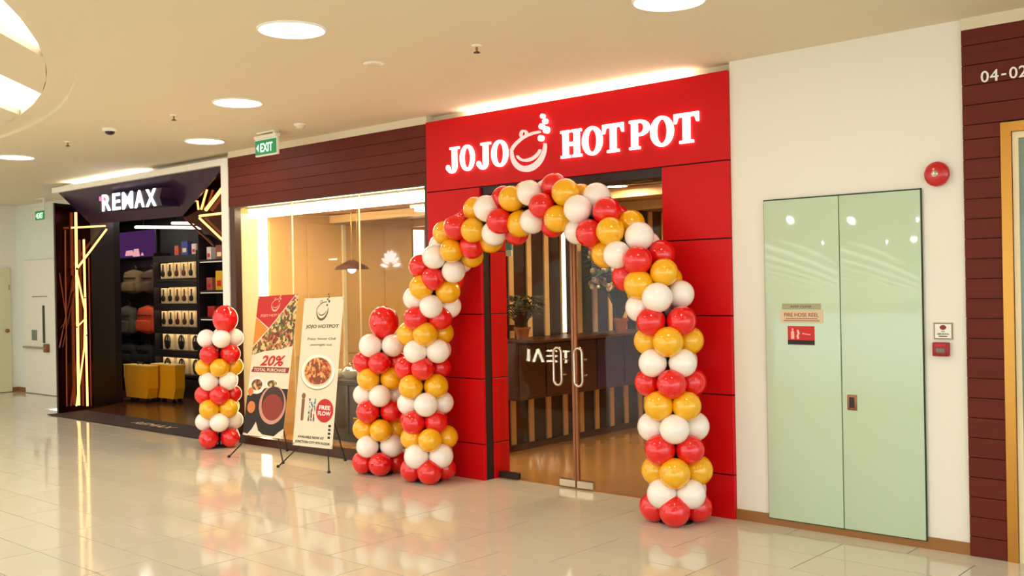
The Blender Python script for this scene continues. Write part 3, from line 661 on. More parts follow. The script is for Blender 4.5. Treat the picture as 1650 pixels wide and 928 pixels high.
for lab, a, b, yy in (('long level ceiling tube inside the dark shop', (218, 366), (362, 367), 1.0), ('upper level ceiling tube inside the dark shop', (277, 359.5), (362, 360), 1.3)):
    t = ltube('light_tube', lab, [a, b], glow('shop_tube', (1, .84, .62), 4), .02, yy, lambda x, y, o: at(x, y, 1, o))
    P = wloc(t); Q = at(b[0], b[1], 1, yy)
    for f in (.1, .9): MB().tube([P.lerp(Q, f), Vector((P.lerp(Q, f).x, yy, 2.96))], .006, 6).build('hanger', m_black, t)
for x, y in ((-15.1, 1.6), (-16.5, 1.7), (-13.9, 1.6)): downlight(x, y, .09, 'spot in the dark ceiling of the shop on the left', 2.95, glow('shop_spot', (1, .9, .75), 85))
# threshold mat
m_mat = mat('maroon_mat', (46, 18, 20), .7, var=.2, scale=60, bump=.2)
t = T('entrance_mat', 'dark maroon entrance mat with pale lettering before the dark shop', 'mat', (-12.4, -.05, 0))
MB().bbox(-14.5, -10.35, -.16, .40, .005, .014, .003, 1).build('rubber', m_mat, t)
mb = MB(); put_text(mb, 'REMAX', lambda a, b, d: Vector((-12.55+a, .06+b, .0142+d)), .13, .0008, width=.95, shear=.25); mb.build('lettering', m_card, t)
# shelf unit with headphone boxes
XL, XR = -15.76, -14.46
su = T('display_shelf', 'dark wall shelf unit holding rows of headphone boxes', 'shelf', (-15.1, 2.36, 0))
mb = MB(); mb.box(XL-.03, XL, 2.2, 2.5, 0, 2.36); mb.box(XR, XR+.03, 2.2, 2.5, 0, 2.36); mb.box(XL, XR, 2.2, 2.5, 0, .30); mb.build('carcass', m_shopdark, su)
rows = [(.37, 3), (.755, 3), (1.135, 6), (1.515, 6), (1.925, 6)]
for zz in [r[0] for r in rows]+[2.30]: MB().box(XL, XR, 2.2, 2.49, zz-.035, zz).build('board', m_shopdark, su)
for zz in [r[0] for r in rows]: MB().box(XL, XR, 2.47, 2.495, zz, zz+.27).build('back_panel', m_card, su)
for zz in [r[0] for r in rows]: 
    MB().box(XL+.02, XR-.02, 2.24, 2.26, zz+.289, zz+.301).build('shelf_light', glow('shelf_led', (1, .82, .55), 9), su)
    MB().box(XL, XR, 2.195, 2.205, zz+.270, zz+.346).build('lip', m_shopdark, su)
m_h = [mat('headphone_black', (26, 18, 16), .4), mat('headphone_red', (96, 26, 22), .4), mat('headphone_brown', (84, 52, 34), .4)]
rown = ['lowest', 'second lowest', 'middle', 'second highest', 'highest']
posn = ['first', 'second', 'third', 'fourth', 'fifth', 'sixth']
for ri, (zz, n) in enumerate(rows):
    pit = (XR-XL)/n
    for k in range(n):
        x = XL+pit*(k+.5); w = min(pit*.8, .2); wide = n == 3
        if wide: w = .34
        t = T('headphone_box', f'cream headphone box on the {rown[ri]} shelf, {posn[k]} from the left', 'box', (x, 2.34, zz), 'headphone boxes on the wall shelf')
        MB().bbox(x-w/2, x+w/2, 2.31, 2.38, zz+.001, zz+.255, .004, 1).build('carton', m_card, t)
        hm = m_h[0 if (k in (0, 1, 4, 5) or wide) else (1 if k == 2 else 2)]
        mb = MB(); rr = .05 if not wide else .075; cz = zz+.085
        mb.lathe((x, 2.31, cz), [(rr, 0), (rr, -.02), (rr*.6, -.028), (.002, -.028)], 14, 'y')
        mb.box(x-.012, x+.012, 2.298, 2.31, cz+rr*.8, zz+.235)
        if wide: mb.tube([(x+.085*math.cos(a*PI/8), 2.30, cz+.02+.14*math.sin(a*PI/8)) for a in range(9)], .01, 6)
        mb.build('headphone', hm, t)
def carton(px, py, w, hgt, rgb, label, y=2.3, zb=2.301):
    P = at(px, py, 1, y); t = T('product_box', label, 'box', (P.x, y+.04, zb), 'boxes on top of the shelves')
    nm = 'carton_'+'_'.join(map(str, rgb))
    MB().bbox(P.x-w/2, P.x+w/2, y, y+.1, zb, zb+hgt, .004, 1).build('carton', mat(nm, rgb, .5), t)
    MB().box(P.x-w*.3, P.x+w*.3, y-.002, y, zb+hgt*.2, zb+hgt*.5).build('label_patch', m_card if rgb[0] < 150 else m_printred, t)
carton(297, 400, .19, .22, (60, 70, 140), 'blue box on top of the headphone shelf')
carton(284, 400, .12, .16, (170, 80, 60), 'dull red box left of the blue box on the headphone shelf')
carton(312, 400, .13, .17, (214, 196, 180), 'pale box right of the blue box on the headphone shelf')
carton(321, 400, .10, .15, (120, 50, 40), 'dark red box at the right end on top of the headphone shelf')
# narrow shelf to the right
t0 = T('display_shelf', 'narrow dark shelf unit right of the headphone shelf', 'shelf', (-14.0, 2.36, 0))
X0, X1 = -14.38, -13.55
mb = MB(); mb.box(X0-.03, X0, 2.2, 2.5, 0, 2.6); mb.box(X1, X1+.03, 2.2, 2.5, 0, 2.6); mb.build('carcass', m_shopdark, t0)
for zz in (.4, .85, 1.3, 1.72, 2.2): MB().box(X0, X1, 2.2, 2.49, zz-.03, zz).build('board', m_shopdark, t0)
for zz in (1.3, 1.72, 2.2): MB().box(X0+.02, X1-.02, 2.21, 2.22, zz-.046, zz-.031).build('shelf_light', glow('shelf_led_dim', (1, .82, .55), .6), t0)
for px, zb, w, hh_, rgb, lab in ((352, 1.721, .20, .3, (220, 170, 30), 'yellow box on the narrow shelf'), (336, 1.721, .16, .2, (176, 96, 80), 'dull pink box left of the yellow box'),
                                 (338, 1.301, .2, .17, (190, 50, 40), 'red box on the narrow shelf under the pink one'), (336, .851, .2, .2, (40, 30, 34), 'black box low on the narrow shelf'),
                                 (336, 2.201, .12, .2, (226, 214, 200), 'white box on the top board of the narrow shelf'), (353, 2.201, .2, .22, (130, 60, 50), 'maroon box on the top board of the narrow shelf')):
    carton(px, 400, w, hh_, rgb, lab, zb=zb)
# wall screen
P0, P1 = at(188, 373, 1, 2.44), at(252, 415, 1, 2.44)
t = T('wall_screen', 'dark purple wall screen with a pink and blue picture in the dark shop', 'screen', ((P0.x+P1.x)/2, 2.44, P1.z))
MB().bbox(P0.x, P1.x, 2.44, 2.5, P1.z, P0.z, .008).build('bezel', m_black, t)
MB().box(P0.x+.03, P1.x-.03, 2.436, 2.44, P1.z+.03, P0.z-.03).build('display', glow('screen_purple', (.20, .06, .30), .22), t)
mb = MB()
for k, (a, b, c_, d_) in enumerate(((.22, .45, .12, .30), (.42, .60, .08, .34), (.62, .70, .1, .2))):
    w_, h_ = P1.x-P0.x, P0.z-P1.z
    mb.prism([(P0.x+w_*a, 2.435, P1.z+h_*c_), (P0.x+w_*b, 2.435, P1.z+h_*c_), (P0.x+w_*(b-.03), 2.435, P1.z+h_*d_), (P0.x+w_*(a+.03), 2.435, P1.z+h_*d_)], (0, -.001, 0))
mb.build('picture', glow('screen_pink', (.9, .4, .45), .7), t)
# backpacks on the back wall
def backpack(px0, py0, px1, py1, rgb, label):
    y = 2.20; P, Q = at(px0, py0, 1, y), at(px1, py1, 1, y); x = (P.x+Q.x)/2; w = Q.x-P.x; h = P.z-Q.z
    t = T('backpack', label, 'backpack', (x, y+.1, Q.z), 'backpacks on the back wall'); nm = 'fabric_'+'_'.join(map(str, rgb))
    m = mat(nm, rgb, .8, var=.3, scale=14, bump=.4)
    # body: rounded, wider at the base
    mb = MB(); prof = []
    n = 9; seg = 20; vs = []; fs = []
    for i in range(n+1):
        f = i/n; sx = (w/2)*(1-.16*f**2)*math.sqrt(max(1e-4, 1-abs(2*f-1)**7)); sy = .10*math.sqrt(max(1e-4, 1-abs(2*f-1)**5))
        for k in range(seg):
            a = 2*PI*k/seg; ca, sa = math.cos(a), math.sin(a)
            vs.append((x+sx*math.copysign(abs(ca)**.5, ca), y+.12+sy*math.copysign(abs(sa)**.6, sa), Q.z+h*.86*f))
    for i in range(n):
        for k in range(seg): fs.append((i*seg+k, i*seg+(k+1) % seg, (i+1)*seg+(k+1) % seg, (i+1)*seg+k))
    fs += [tuple(range(seg-1, -1, -1)), tuple(n*seg+k for k in range(seg))]
    mb.add(vs, fs, True); mb.build('body', m, t)
    MB().bbox(x-w*.36, x+w*.36, y-.02, y+.06, Q.z+h*.10, Q.z+h*.42, .02).build('front_pocket', m, t)
    MB().box(x-w*.40, x+w*.40, y+.0, y+.03, Q.z+h*.56, Q.z+h*.575).build('zip', m_black, t)
    MB().tube([(x+w*.16*math.cos(a*PI/8), y+.12, Q.z+h*.85+h*.14*math.sin(a*PI/8)) for a in range(9)], .012, 6).build('handle', m_black, t)
    MB().tube([(x, y+.12, Q.z+h*.985), (x, 2.5, Q.z+h*.985)], .008, 6).build('hook', m_steel, t)
backpack(192, 428, 219, 474, (120, 98, 64), 'olive brown backpack hanging top left in the dark shop')
backpack(223, 428, 244, 474, (88, 62, 44), 'dark brown backpack hanging right of the olive one')
backpack(183, 484, 209, 542, (84, 80, 66), 'grey backpack hanging left of the orange one')
backpack(214, 484, 245, 540, (214, 74, 34), 'bright orange backpack hanging in the dark shop')
backpack(184, 546, 212, 588, (44, 42, 40), 'black backpack with pale top low on the left in the dark shop')
backpack(215, 548, 240, 588, (34, 32, 34), 'black backpack behind the yellow cases')
# yellow cases on wheels
m_yel = mat('yellow_shell', (226, 156, 16), .4, var=.05, scale=3); m_yel2 = mat('pale_yellow_edge', (240, 206, 110), .5)
def case(pxl, pxr, pyt, pyb, y, label):
    P, Q = at(pxl, pyt, 1, y), at(pxr, pyb, 1, y); x0, x1 = P.x, Q.x; zb, zt = .075, P.z; w = x1-x0
    t = T('wheeled_case', label, 'suitcase', ((x0+x1)/2, y+.1, 0), 'yellow wheeled cases')
    MB().prism([(x0, y, zt), (x1, y, zt), (x1, y, zb+.16), (x1-w*.08, y, zb), (x0+w*.10, y, zb), (x0+w*.03, y, zb+.25)], (0, .16, 0)).build('shell', m_yel, t)
    MB().box(x0, x1, y-.006, y+.166, zt, zt+.016).build('rim', m_yel2, t)
    for xx in (x0+w*.22, x1-w*.14):
        for yy in (y+.03, y+.13):
            MB().lathe((xx, yy, .03), [(.030, -.02), (.030, .02)], 14, 'x').box(xx-.012, xx+.012, yy-.012, yy+.012, .045, .085).build('wheel', m_black, t)
    MB().tube([(x0+w*.4, y+.08, zt+.01), (x0+w*.4, y+.08, zt+.05), (x0+w*.6, y+.08, zt+.05), (x0+w*.6, y+.08, zt+.01)], .01, 6).build('handle', m_black, t)
    MB().box(x0+w*.02, x0+w*.045, y-.004, y, zb+.3, zt-.02).build('latch_strip', m_yel2, t)
case(199, 240, 588, 650, 1.42, 'left yellow wheeled case in the dark shop')
case(243, 283, 587, 645, 1.62, 'right yellow wheeled case in the dark shop')
P = at(192, 655, 1, 1.5)
t = T('floor_bottle', 'pale bottle shaped product standing left of the yellow cases', 'bottle', (P.x, 1.5, .004))
MB().lathe((P.x, 1.5, .004), [(.045, 0), (.048, .02), (.048, .2), (.02, .27), (.018, .33)], 16).build('body', m_card, t)
MB().lathe((P.x, 1.5, .004), [(.02, .33), (.021, .37), (.002, .372)], 12).build('cap', m_printred, t)
# ================================================================== FAR LEFT CORRIDOR
CY = 1.15
struct('wall_back', MB().box(-18.6, -15.155, CY, CY+.1, 0, ZC), m_cool)
struct('wall_left', MB().box(-18.72, -18.6, -8, CY+.1, 0, ZC), m_white)
struct('baseboard_left', MB().box(-18.6, -18.588, -8, CY, 0, .08), m_base)
struct('baseboard_back', MB().box(-18.588, -18.22, CY-.012, CY, 0, .08), m_base)
Pa, Pb = at(42, 420, 1, CY), at(90, 425, 1, CY)
d1 = struct('door_1', MB().bbox(Pa.x, Pb.x+.02, CY-.05, CY, .01, Pa.z, .004, 1), mat('white_door', (240, 238, 226), .4))
MB().box(Pa.x-.02, Pb.x+.02, CY-.03, CY, Pa.z+.006, Pa.z+.03).build('frame', m_cool, d1)
bz_ = .80
MB().tube([(Pa.x+.05, CY-.09, bz_), (Pb.x-.22, CY-.09, bz_)], .022, 10).build('push_bar', m_steel, d1)
MB().bbox(Pb.x-.30, Pb.x-.18, CY-.11, CY-.05, bz_-.07, bz_+.07, .008).build('lock_case', m_bronze, d1)
MB().bbox(Pb.x-.42, Pb.x-.34, CY-.06, CY-.05, bz_+.08, bz_+.72, .004, 1).build('vision_panel', m_gap, d1)
MB().box(Pa.x+.30, Pa.x+.50, CY-.056, CY-.05, bz_+.12, bz_+.30).build('notice', mat('grey_green_notice', (110, 128, 110), .5), d1)
MB().box(Pa.x+.34, Pb.x-.24, CY-.056, CY-.05, bz_+.86, bz_+.88).build('label_strip', m_steel, d1)
Pc = at(15, 430, 0, -18.6)
d2_ = struct('door_2', MB().bbox(-18.6, -18.56, Pc.y-1.0, Pc.y, .01, 2.18, .004, 1), mat('cream_door', (222, 218, 180), .45))
MB().ball((-18.53, Pc.y-.08, 1.08), .035).build('knob', m_bronze, d2_)
MB().bbox(-18.56, -18.55, Pc.y-.04, Pc.y-.015, 1.8, 1.88, .002, 1).build('hinge', m_steel, d2_)
# ================================================================== EXIT SIGNS
def exit_sign(x, y, z, w, h, label):
    t = T('exit_sign', label, 'sign', (x, y, z), 'green exit signs')
    MB().bbox(x-w/2, x+w/2, y-.015, y+.015, z, z+h, .004, 1).build('frame', m_letterw, t)
    MB().box(x-w/2+.008, x+w/2-.008, y-.018, y-.0155, z+.014, z+h-.018).build('face', m_green, t)
    mb = MB(); put_text(mb, 'EXIT', front(x-w*.24, y-.0185, z+h*.24), h*.48, .001, width=w*.56, offset=.02)
    mb.prism([(x-w*.42, y-.0185, z+h*.48), (x-w*.32, y-.0185, z+h*.70), (x-w*.32, y-.0185, z+h*.26)], (0, -.001, 0))
    mb.build('lettering', mat('exit_white', (210, 250, 225), .5, emit=.9), t)
    MB().bbox(x-w/2, x+w/2, y-.03, y+.03, z+h+.0, z+h+.03, .004, 1).build('lamp_housing', m_letterw, t)
    MB().box(x+w*.30, x+w*.40, y-.012, y+.012, z+h+.03, ZC).build('bracket', m_letterw, t)
    MB().box(x-w*.35, x+w*.42, y-.03, y+.03, ZC-.012, ZC).build('ceiling_plate', m_letterw, t)
exit_sign(-8.54, -.55, 3.035, .37, .175, 'green exit sign hanging in front of the wood band')
P = at(66, 347, 1, .8); exit_sign(P.x, .8, P.z-.09, .36, .18, 'small far exit sign above the white corridor door')
# ================================================================== BALLOONS
def balloon_mesh(name, m, r, el=1.0):
    mb = MB(); prof = []
    for i in range(15):
        a = PI*i/14; rad = r*math.sin(a); zz = -r*el*math.cos(a)
        if i < 5: zz -= r*.10*(1-i/5); rad *= .97
        prof.append((max(rad, .0005), zz))
    prof = [(.0005, -r*el*1.24), (.012, -r*el*1.22), (.006, -r*el*1.12)]+prof
    mb.lathe((0, 0, 0), prof, 22)
    me = bpy.data.meshes.new(name); me.from_pydata([tuple(v) for v in mb.v], [], mb.f); me.materials.append(m)
    for p in me.polygons: p.use_smooth = True
    return me
RB = .106
BM = {'R': balloon_mesh('red_balloon', m_r_bal, RB), 'G': balloon_mesh('gold_balloon', m_g_bal, RB), 'W': balloon_mesh('pearl_balloon', m_w_bal, RB)}
BIG = balloon_mesh('large_red_balloon', m_r_bal, .137, 1.1)
BLAB = {'R': 'red balloon', 'G': 'gold balloon', 'W': 'pearl white balloon'}
def put_balloon(parent, me, p, axis, label, s=1.0):
    o = bpy.data.objects.new('balloon', me); COL.objects.link(o); o.parent = parent; o.location = Vector(p)-wloc(parent)
    o.rotation_mode = 'QUATERNION'; o.rotation_quaternion = Vector((0, 0, 1)).rotation_difference(Vector(axis).normalized()); o.scale = (s, s, s)
    o['label'] = label; return o
def cluster(parent, c, tangent, col, phase, ring=.148, zmin=None):
    tan = Vector(tangent).normalized(); tocam = (CP-c); a = (tocam-tan*tocam.dot(tan)).normalized(); b = tan.cross(a)
    for k in range(4):
        th = phase+k*PI/2+random.uniform(-.08, .08); d = a*math.cos(th)+b*math.sin(th)
        s = random.uniform(.95, 1.04); p = c+d*(ring+random.uniform(-.006, .006))
        if zmin is not None: p.z = max(p.z, zmin)
        put_balloon(parent, BM[col], p, d+tan*random.uniform(-.1, .1), BLAB[col], s)
BY = -.335
arch_px = [(690, 755, 'R', 0), (691, 732, 'W', 1), (692, 705, 'G', 0), (684, 678, 'R', 1), (686, 649, 'W', 0), (683, 621, 'G', 1), (682, 592, 'R', 0), (688, 565, 'W', 1), (686, 537, 'G', 0), (690, 512, 'R', 1),
           (697, 487, 'W', 0), (701, 463, 'G', 1), (704, 440, 'R', 0), (722, 417, 'W', 1), (738, 394, 'G', 0), (757, 374, 'R', 1), (778, 362, 'G', 0), (803, 352, 'W', 1), (822, 347, 'R', 0), (843, 336, 'G', 1), (869, 332, 'W', 0), (892, 331, 'R', 1),
           (918, 335, 'G', 0), (946, 346, 'W', 1), (972, 366, 'R', 0), (996, 384, 'G', 1), (1018, 404, 'W', 0), (1036, 428, 'R', 1), (1052, 455, 'G', 0), (1063, 485, 'W', 1), (1074, 517, 'R', 0),
           (1078, 549, 'G', 1), (1077, 583, 'W', 0), (1080, 616, 'R', 1), (1083, 651, 'G', 0), (1086, 687, 'W', 1), (1087, 721, 'R', 0), (1090, 757, 'G', 1), (1090, 791, 'W', 0), (1089, 820, 'R', 1)]
pts = [at(x, y, 1, BY) for x, y, _, _ in arch_px]
pts[0].z = pts[-1].z = RB-.001
arch = T('balloon_arch', 'tall arch of red, gold and pearl balloons framing the red entrance', 'balloon arch', (-5.3, BY, 0))
MB().tube([Vector((pts[0].x, BY, .02))]+pts+[Vector((pts[-1].x, BY, .02))], .012, 6).build('arch_frame', m_black, arch)
for q in (pts[0], pts[-1]): MB().lathe((q.x, BY, 0), [(.12, 0), (.12, .012), (.02, .02), (.002, .02)], 20).build('base_plate', m_black, arch)
nP = len(pts)
for i, (x, y, c, ph) in enumerate(arch_px):
    a, b = pts[max(i-1, 0)], pts[min(i+1, nP-1)]; tan = b-a
    if i < 10 or i > nP-11: tan = Vector((0, 0, 1))
    # phase counted from each foot so that the lowest ring shows one balloon in front
    k = i if i < 20 else nP-1-i
    cluster(arch, pts[i], tan, c, 0 if k % 2 == 0 else PI/4, zmin=RB*1.0)
def column(seq, bigpx, y, label):
    P = [at(px, py, 1, y) for px, py, _ in seq]; P[0].z = RB
    t = T('balloon_column', label, 'balloon column', (P[0].x, y, 0), 'balloon columns')
    Bc = at(*bigpx, 1, y)
    MB().tube([(P[0].x, y, .01), (P[-1].x, y, P[-1].z), (Bc.x, y, Bc.z-.14)], .012, 6).build('pole', m_black, t)
    MB().lathe((P[0].x, y, 0), [(.12, 0), (.12, .012), (.02, .02), (.002, .02)], 20).build('base_plate', m_black, t)
    for i, (px, py, c) in enumerate(seq):
        two = column.two
        cluster(t, P[i], (0, 0, 1), c, PI/4 if (i % 2 == (0 if two else 1)) else 0, zmin=RB)
    put_balloon(t, BIG, Bc, (0, 0, 1), 'large red balloon on top')
column.two = True
column([(353, 700, 'R'), (353, 678, 'W'), (353, 657, 'G'), (352, 635, 'R'), (353, 613, 'W'), (353, 591, 'G'), (354, 570, 'R'), (355, 545, 'W')], (363, 514), -.33, 'balloon column beside the dark shop, topped by a large red balloon')
column.two = False
column([(612, 743, 'R'), (612, 716, 'W'), (613, 690, 'G'), (612, 661, 'R'), (612, 635, 'W'), (612, 609, 'G'), (612, 583, 'R'), (615, 556, 'W')], (618.5, 519), -.33, 'balloon column left of the arch, topped by a large red balloon')
# ================================================================== BANNERS
def banner(label, x0, x1, yb, zb, yt, zt, footL, footR, rear_y, paper):
    t = T('banner_stand', label, 'banner', ((x0+x1)/2, (yb+yt)/2, 0), 'standing promotional banners')
    TLc, BLc = Vector((x0, yt, zt)), Vector((x0, yb, zb)); ex = Vector((x1-x0, 0, .015)); ev = BLc-TLc
    n = ex.cross(ev).normalized(); n = n if n.y < 0 else -n
    bp = lambda u, v, d=0: TLc+ex*u+ev*v+n*d
    MB().prism([bp(0, 0), bp(1, 0), bp(1, 1), bp(0, 1)], n*.002).build('banner_sheet', paper, t)
    hub = bp(.5, .55, -.05)
    for u, v in ((.02, .01), (.98, .01), (.02, .99), (.98, .99)):
        MB().tube([hub, bp(u, v, -.006)], .006, 6).build('pole', m_black, t)
    for ft, via in ((footL, bp(.12, 1.012, -.012)), (footR, bp(.88, 1.012, -.012)), (Vector((hub.x, rear_y, .008)), None)):
        MB().tube([hub, via, ft] if via else [hub, ft], .007, 6).build('leg', m_black, t)
        MB().ball((ft.x, ft.y, .012), .016, 8).build('foot', m_black, t)
    MB().ball(hub, .03, 10).build('hub', m_black, t)
    for u, v in ((.02, .012), (.98, .012), (.02, .988), (.98, .988)):
        MB().tube([bp(u, v, .0), bp(u, v, .004)], .009, 10).build('eyelet', m_steel, t)
    return t, bp
def sheet(t, bp, name, polys, m, lvl):
    mb = MB()
    for p in polys: mb.prism([bp(u, v, .002+.0005*lvl) for u, v in p], bp(0, 0, .0004)-bp(0, 0, 0))
    return mb.build(name, m, t)
def oval(u, v, ru, rv, n=28): return [(u+ru*math.cos(2*PI*i/n), v+rv*math.sin(2*PI*i/n)) for i in range(n)]
def btext(t, bp, name, txt, u, v, h, wd, m, lvl=4, **kw):
    """text centred at u with baseline v; h and wd in banner fractions"""
    H = (bp(0, 1)-bp(0, 0)).length; Wd = (bp(1, 0)-bp(0, 0)).length
    fn = lambda a, b, d: bp(u+a/Wd, v-b/H, .002+.0005*lvl+d)
    mb = MB(); put_text(mb, txt, fn, h*H, .0004, width=wd*Wd, center=0, **kw); return mb.build(name, m, t)
foodA = speckle('printed_greens', [(96, 112, 44), (200, 120, 60), (150, 60, 40), (222, 196, 120), (60, 74, 34), (236, 190, 130), (120, 40, 30)], 34)
foodB = speckle('printed_dish', [(206, 110, 44), (150, 60, 30), (226, 150, 70), (176, 40, 30), (120, 70, 36), (230, 180, 110)], 40)
tR, bpR = banner('red topped promotional banner offering 20 percent, beside the left balloon column', -9.31, -8.605, -.385, .185, -.155, 1.638, at(369, 736, 2, .008), at(456, 746, 2, .008), -.08, m_paper)
sheet(tR, bpR, 'red_field', [[(0, 0), (.93, 0), (.36, .235), (0, .15)]], m_printred, 1)
sheet(tR, bpR, 'orange_field', [[(0, .155), (.34, .24), (0, .365)]], mat('print_orange', (232, 140, 40), .5), 1)
sheet(tR, bpR, 'food_picture', [[(.95, 0), (1, 0), (1, .36), (.7, .385), (.3, .40), (0, .43), (0, .375), (.36, .245)]], foodA, 1)
wob = [(.06+.88*i/10, .69-.03*(i % 2)) for i in range(11)]
sheet(tR, bpR, 'dark_picture', [[(0, .72), (.2, .70), (.45, .66), (1, .66), (1, .93), (.9, .955), (.78, .99), (.5, .985), (.38, .96), (.3, .90), (.22, .95), (.12, .99), (0, .985)]], m_printblk, 1)
sheet(tR, bpR, 'white_bowl_picture', [oval(.22, .645, .2, .06), oval(.6, .63, .16, .035)], m_letterw, 2)
sheet(tR, bpR, 'greens_picture', [oval(.22, .64, .14, .04), oval(.6, .628, .12, .025)], foodA, 3)
sheet(tR, bpR, 'egg_picture', [oval(.14, .80, .10, .042), oval(.08, .69, .07, .03)], mat('print_egg', (226, 128, 60), .5), 3)
sheet(tR, bpR, 'pot_picture', [oval(.66, .775, .33, .135)], mat('print_pot', (214, 150, 128), .4), 2)
sheet(tR, bpR, 'pot_inside_picture', [oval(.67, .765, .275, .118)], mat('print_pot_dark', (60, 24, 20), .4), 3)
sheet(tR, bpR, 'soup_picture', [oval(.67, .79, .25, .09)], mat('print_soup', (150, 36, 22), .35), 4)
btext(tR, bpR, 'lettering', '20%', .55, .50, .068, .62, m_printred, offset=.03, shear=.3)
sheet(tR, bpR, 'text_band', [[(.08, .512), (.98, .512), (.96, .55), (.03, .55)]], mat('print_maroon', (150, 30, 30), .5), 2)
btext(tR, bpR, 'lettering', 'TOTAL PURCHASE', .5, .543, .022, .8, m_paper, offset=.02)
a, b, c = MB(), MB(), MB(); emblem(a, b, c, lambda x, y, d: bpR(.36+x/.7, .115-y/1.47, .0035+d), .16, .0004, .9)
for q in (a, b, c): q.build('emblem', mat('print_cream', (240, 190, 150), .5), tR)
btext(tR, bpR, 'lettering', 'JOJO HOT POT', .42, .15, .016, .62, MATS['print_cream'], offset=.015)
tW, bpW = banner('white promotional banner with a food bowl and FREE FLOW disc, between the balloon columns', -8.28, -7.665, -.5, .182, -.325, 1.612, at(448, 752, 2, .008), at(530, 761, 2, .008), -.10, m_paper)
a, b, c = MB(), MB(), MB(); emblem(a, b, c, lambda x, y, d: bpW(.34+x/.615, .155-y/1.44, .0035+d), .20, .0004, 1.0)
for q in (a, b, c): q.build('emblem', mat('print_olive', (92, 78, 44), .5), tW)
btext(tW, bpW, 'lettering', 'JOJO HOTPOT', .52, .205, .022, .84, MATS['print_olive'], offset=.02, shear=.1)
btext(tW, bpW, 'lettering', 'Enjoy Sweet Chili', .53, .285, .015, .72, MATS['print_olive'], shear=.2)
btext(tW, bpW, 'lettering', 'overnight out', .53, .325, .015, .55, MATS['print_olive'], shear=.2)
sheet(tW, bpW, 'plate_shadow_picture', [oval(.50, .505, .435, .118, 36)], mat('print_taupe', (170, 158, 120), .5), 1)
sheet(tW, bpW, 'plate_picture', [oval(.50, .50, .43, .115, 36)], m_letterw, 2)
sheet(tW, bpW, 'plate_rim_picture', [oval(.50, .50, .36, .098, 36)], mat('print_ivory', (226, 212, 180), .5), 3)
sheet(tW, bpW, 'food_picture', [oval(.50, .495, .335, .09, 36)], foodB, 4)
sheet(tW, bpW, 'skewer_picture', [[(.15, .685), (.23, .685), (.22, .83), (.155, .83)], oval(.19, .665, .05, .02, 14)], mat('print_brown', (140, 90, 50), .5), 2)
sheet(tW, bpW, 'drinks_picture', [[(.33+.065*k, .68+.02*(k % 2)), (.38+.065*k, .68+.02*(k % 2)), (.375+.065*k, .83), (.335+.065*k, .83)] for k in range(3)], speckle('printed_cans', [(60, 110, 130), (220, 214, 200), (150, 70, 60), (90, 140, 150), (236, 226, 200)], 50), 2)
sheet(tW, bpW, 'red_disc', [oval(.745, .755, .215, .078, 32)], m_printred, 2)
btext(tW, bpW, 'lettering', 'FREE', .745, .748, .026, .28, m_letterw, offset=.03)
btext(tW, bpW, 'lettering', 'FLOW', .745, .786, .026, .32, m_letterw, offset=.03)
sheet(tW, bpW, 'icon_column', [[(.87, .845+.025*k), (.93, .845+.025*k), (.93, .86+.025*k), (.87, .86+.025*k)] for k in range(4)], m_printblk, 2)
btext(tW, bpW, 'lettering', 'AVAILABLE NOW AT', .45, .945, .016, .66, m_printblk, offset=.02)
btext(tW, bpW, 'lettering', 'JUNCTION CITY 4TH FLOOR', .5, .978, .016, .88, m_printblk, offset=.02)
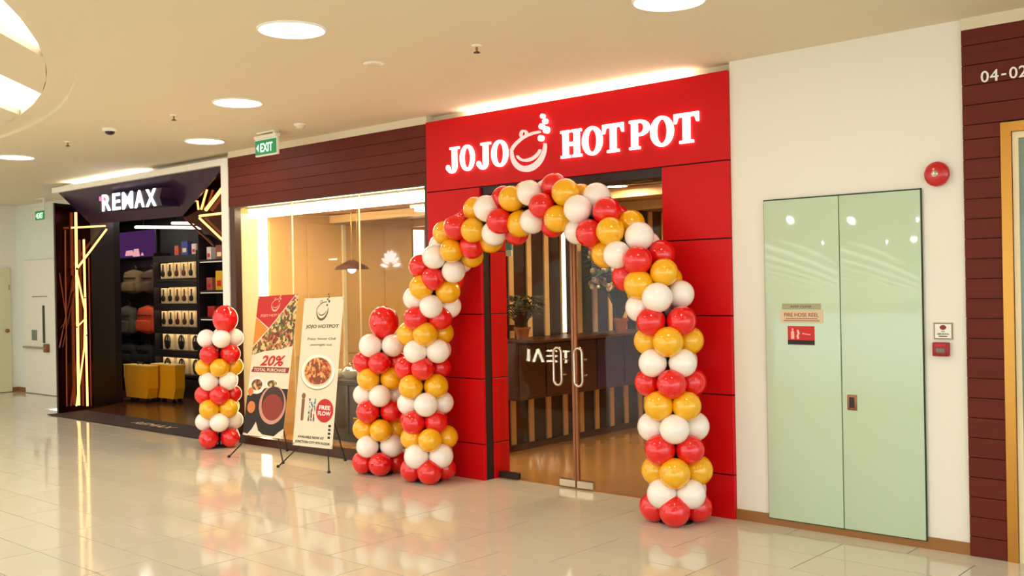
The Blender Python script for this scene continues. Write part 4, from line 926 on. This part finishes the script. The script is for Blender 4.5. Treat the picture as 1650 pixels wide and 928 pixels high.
# ================================================================== ACROSS THE HALL (seen only as reflections in the glass)
ks = T('tea_kiosk', 'dark tea kiosk counter out in the hall with lit letters', 'kiosk', (-9.4, -4.2, 0))
MB().bbox(-10.6, -8.42, -4.5, -3.92, 0, .98, .01, 1).build('counter', m_wood2, ks)
MB().bbox(-10.66, -8.38, -4.54, -3.88, .98, 1.02, .006, 1).build('top', m_wood2, ks)
m_kl = glow('kiosk_letter', (1, .9, .62), 30)
bk = lambda x, z: (lambda a, b, d: Vector((x-a, -3.918+d, z+b)))
def strokes(fn, w, h, segs, th=.2):
    mb = MB()
    for (xa, ya), (xb, yb) in segs: ribbon(mb, [(xa*w, ya*h), (xb*w, yb*h)], th*h, fn, .02)
    return mb
SEG = {'T': [((0, .9), (1, .9)), ((.5, .9), (.5, 0))], 'E': [((0, .9), (1, .9)), ((0, .5), (1, .5)), ((0, .1), (1, .1))], 'A': [((0, 0), (.5, 1)), ((.5, 1), (1, 0))],
       'L': [((.1, 1), (.1, 0)), ((0, .1), (.9, .1))], 'I': [((.5, 1), (.5, 0))], 'V': [((0, 1), (.5, 0)), ((.5, 0), (1, 1))]}
for k, ch in enumerate('TEALIVE'):
    strokes(bk(-8.57-.245*k, .645), .17, .175, SEG[ch], .13).build('letter', m_kl, ks)
ow = struct('wall_front', MB().box(-24, -13, -10.2, -10, 0, ZC), m_white)
lg = T('wall_logo', 'lit white flower shaped logo on the wall across the hall', 'sign', (-18.73, -9.96, 2.2))
for k in range(8):
    a = math.radians(90+(k-3.5)*22.5*1.0); cx, cz = -18.73+.22*math.cos(a), 2.20+.29*math.sin(a)
    d = Vector((math.cos(a), math.sin(a)))*.14; nn = Vector((-d.y, d.x))*.30
    poly = [(cx-d.x, cz-d.y), (cx-d.x*.2+nn.x, cz-d.y*.2+nn.y), (cx+d.x*.6+nn.x*.9, cz+d.y*.6+nn.y*.9), (cx+d.x, cz+d.y), (cx+d.x*.6-nn.x*.9, cz+d.y*.6-nn.y*.9), (cx-d.x*.2-nn.x, cz-d.y*.2-nn.y)]
    MB().prism([(x, -9.98, z) for x, z in poly], (0, .03, 0)).build('petal', glow('logo_white', (1, 1, 1), 11), lg)
for k, (x, z, w) in enumerate(((-15.2, 2.75, 1.0), (-17.0, 2.15, .8), (-21.2, 2.45, .9))):
    t = T('light_tube', 'level light tube on the wall across the hall', 'light', (x, -9.95, z), 'light tubes across the hall')
    MB().box(x-w/2, x+w/2, -10, -9.96, z, z+.05).build('channel', m_steel, t)
    MB().box(x-w/2+.02, x+w/2-.02, -9.96, -9.94, z+.008, z+.042).build('diffuser', glow('hall_tube', (1, .93, .8), 18), t)
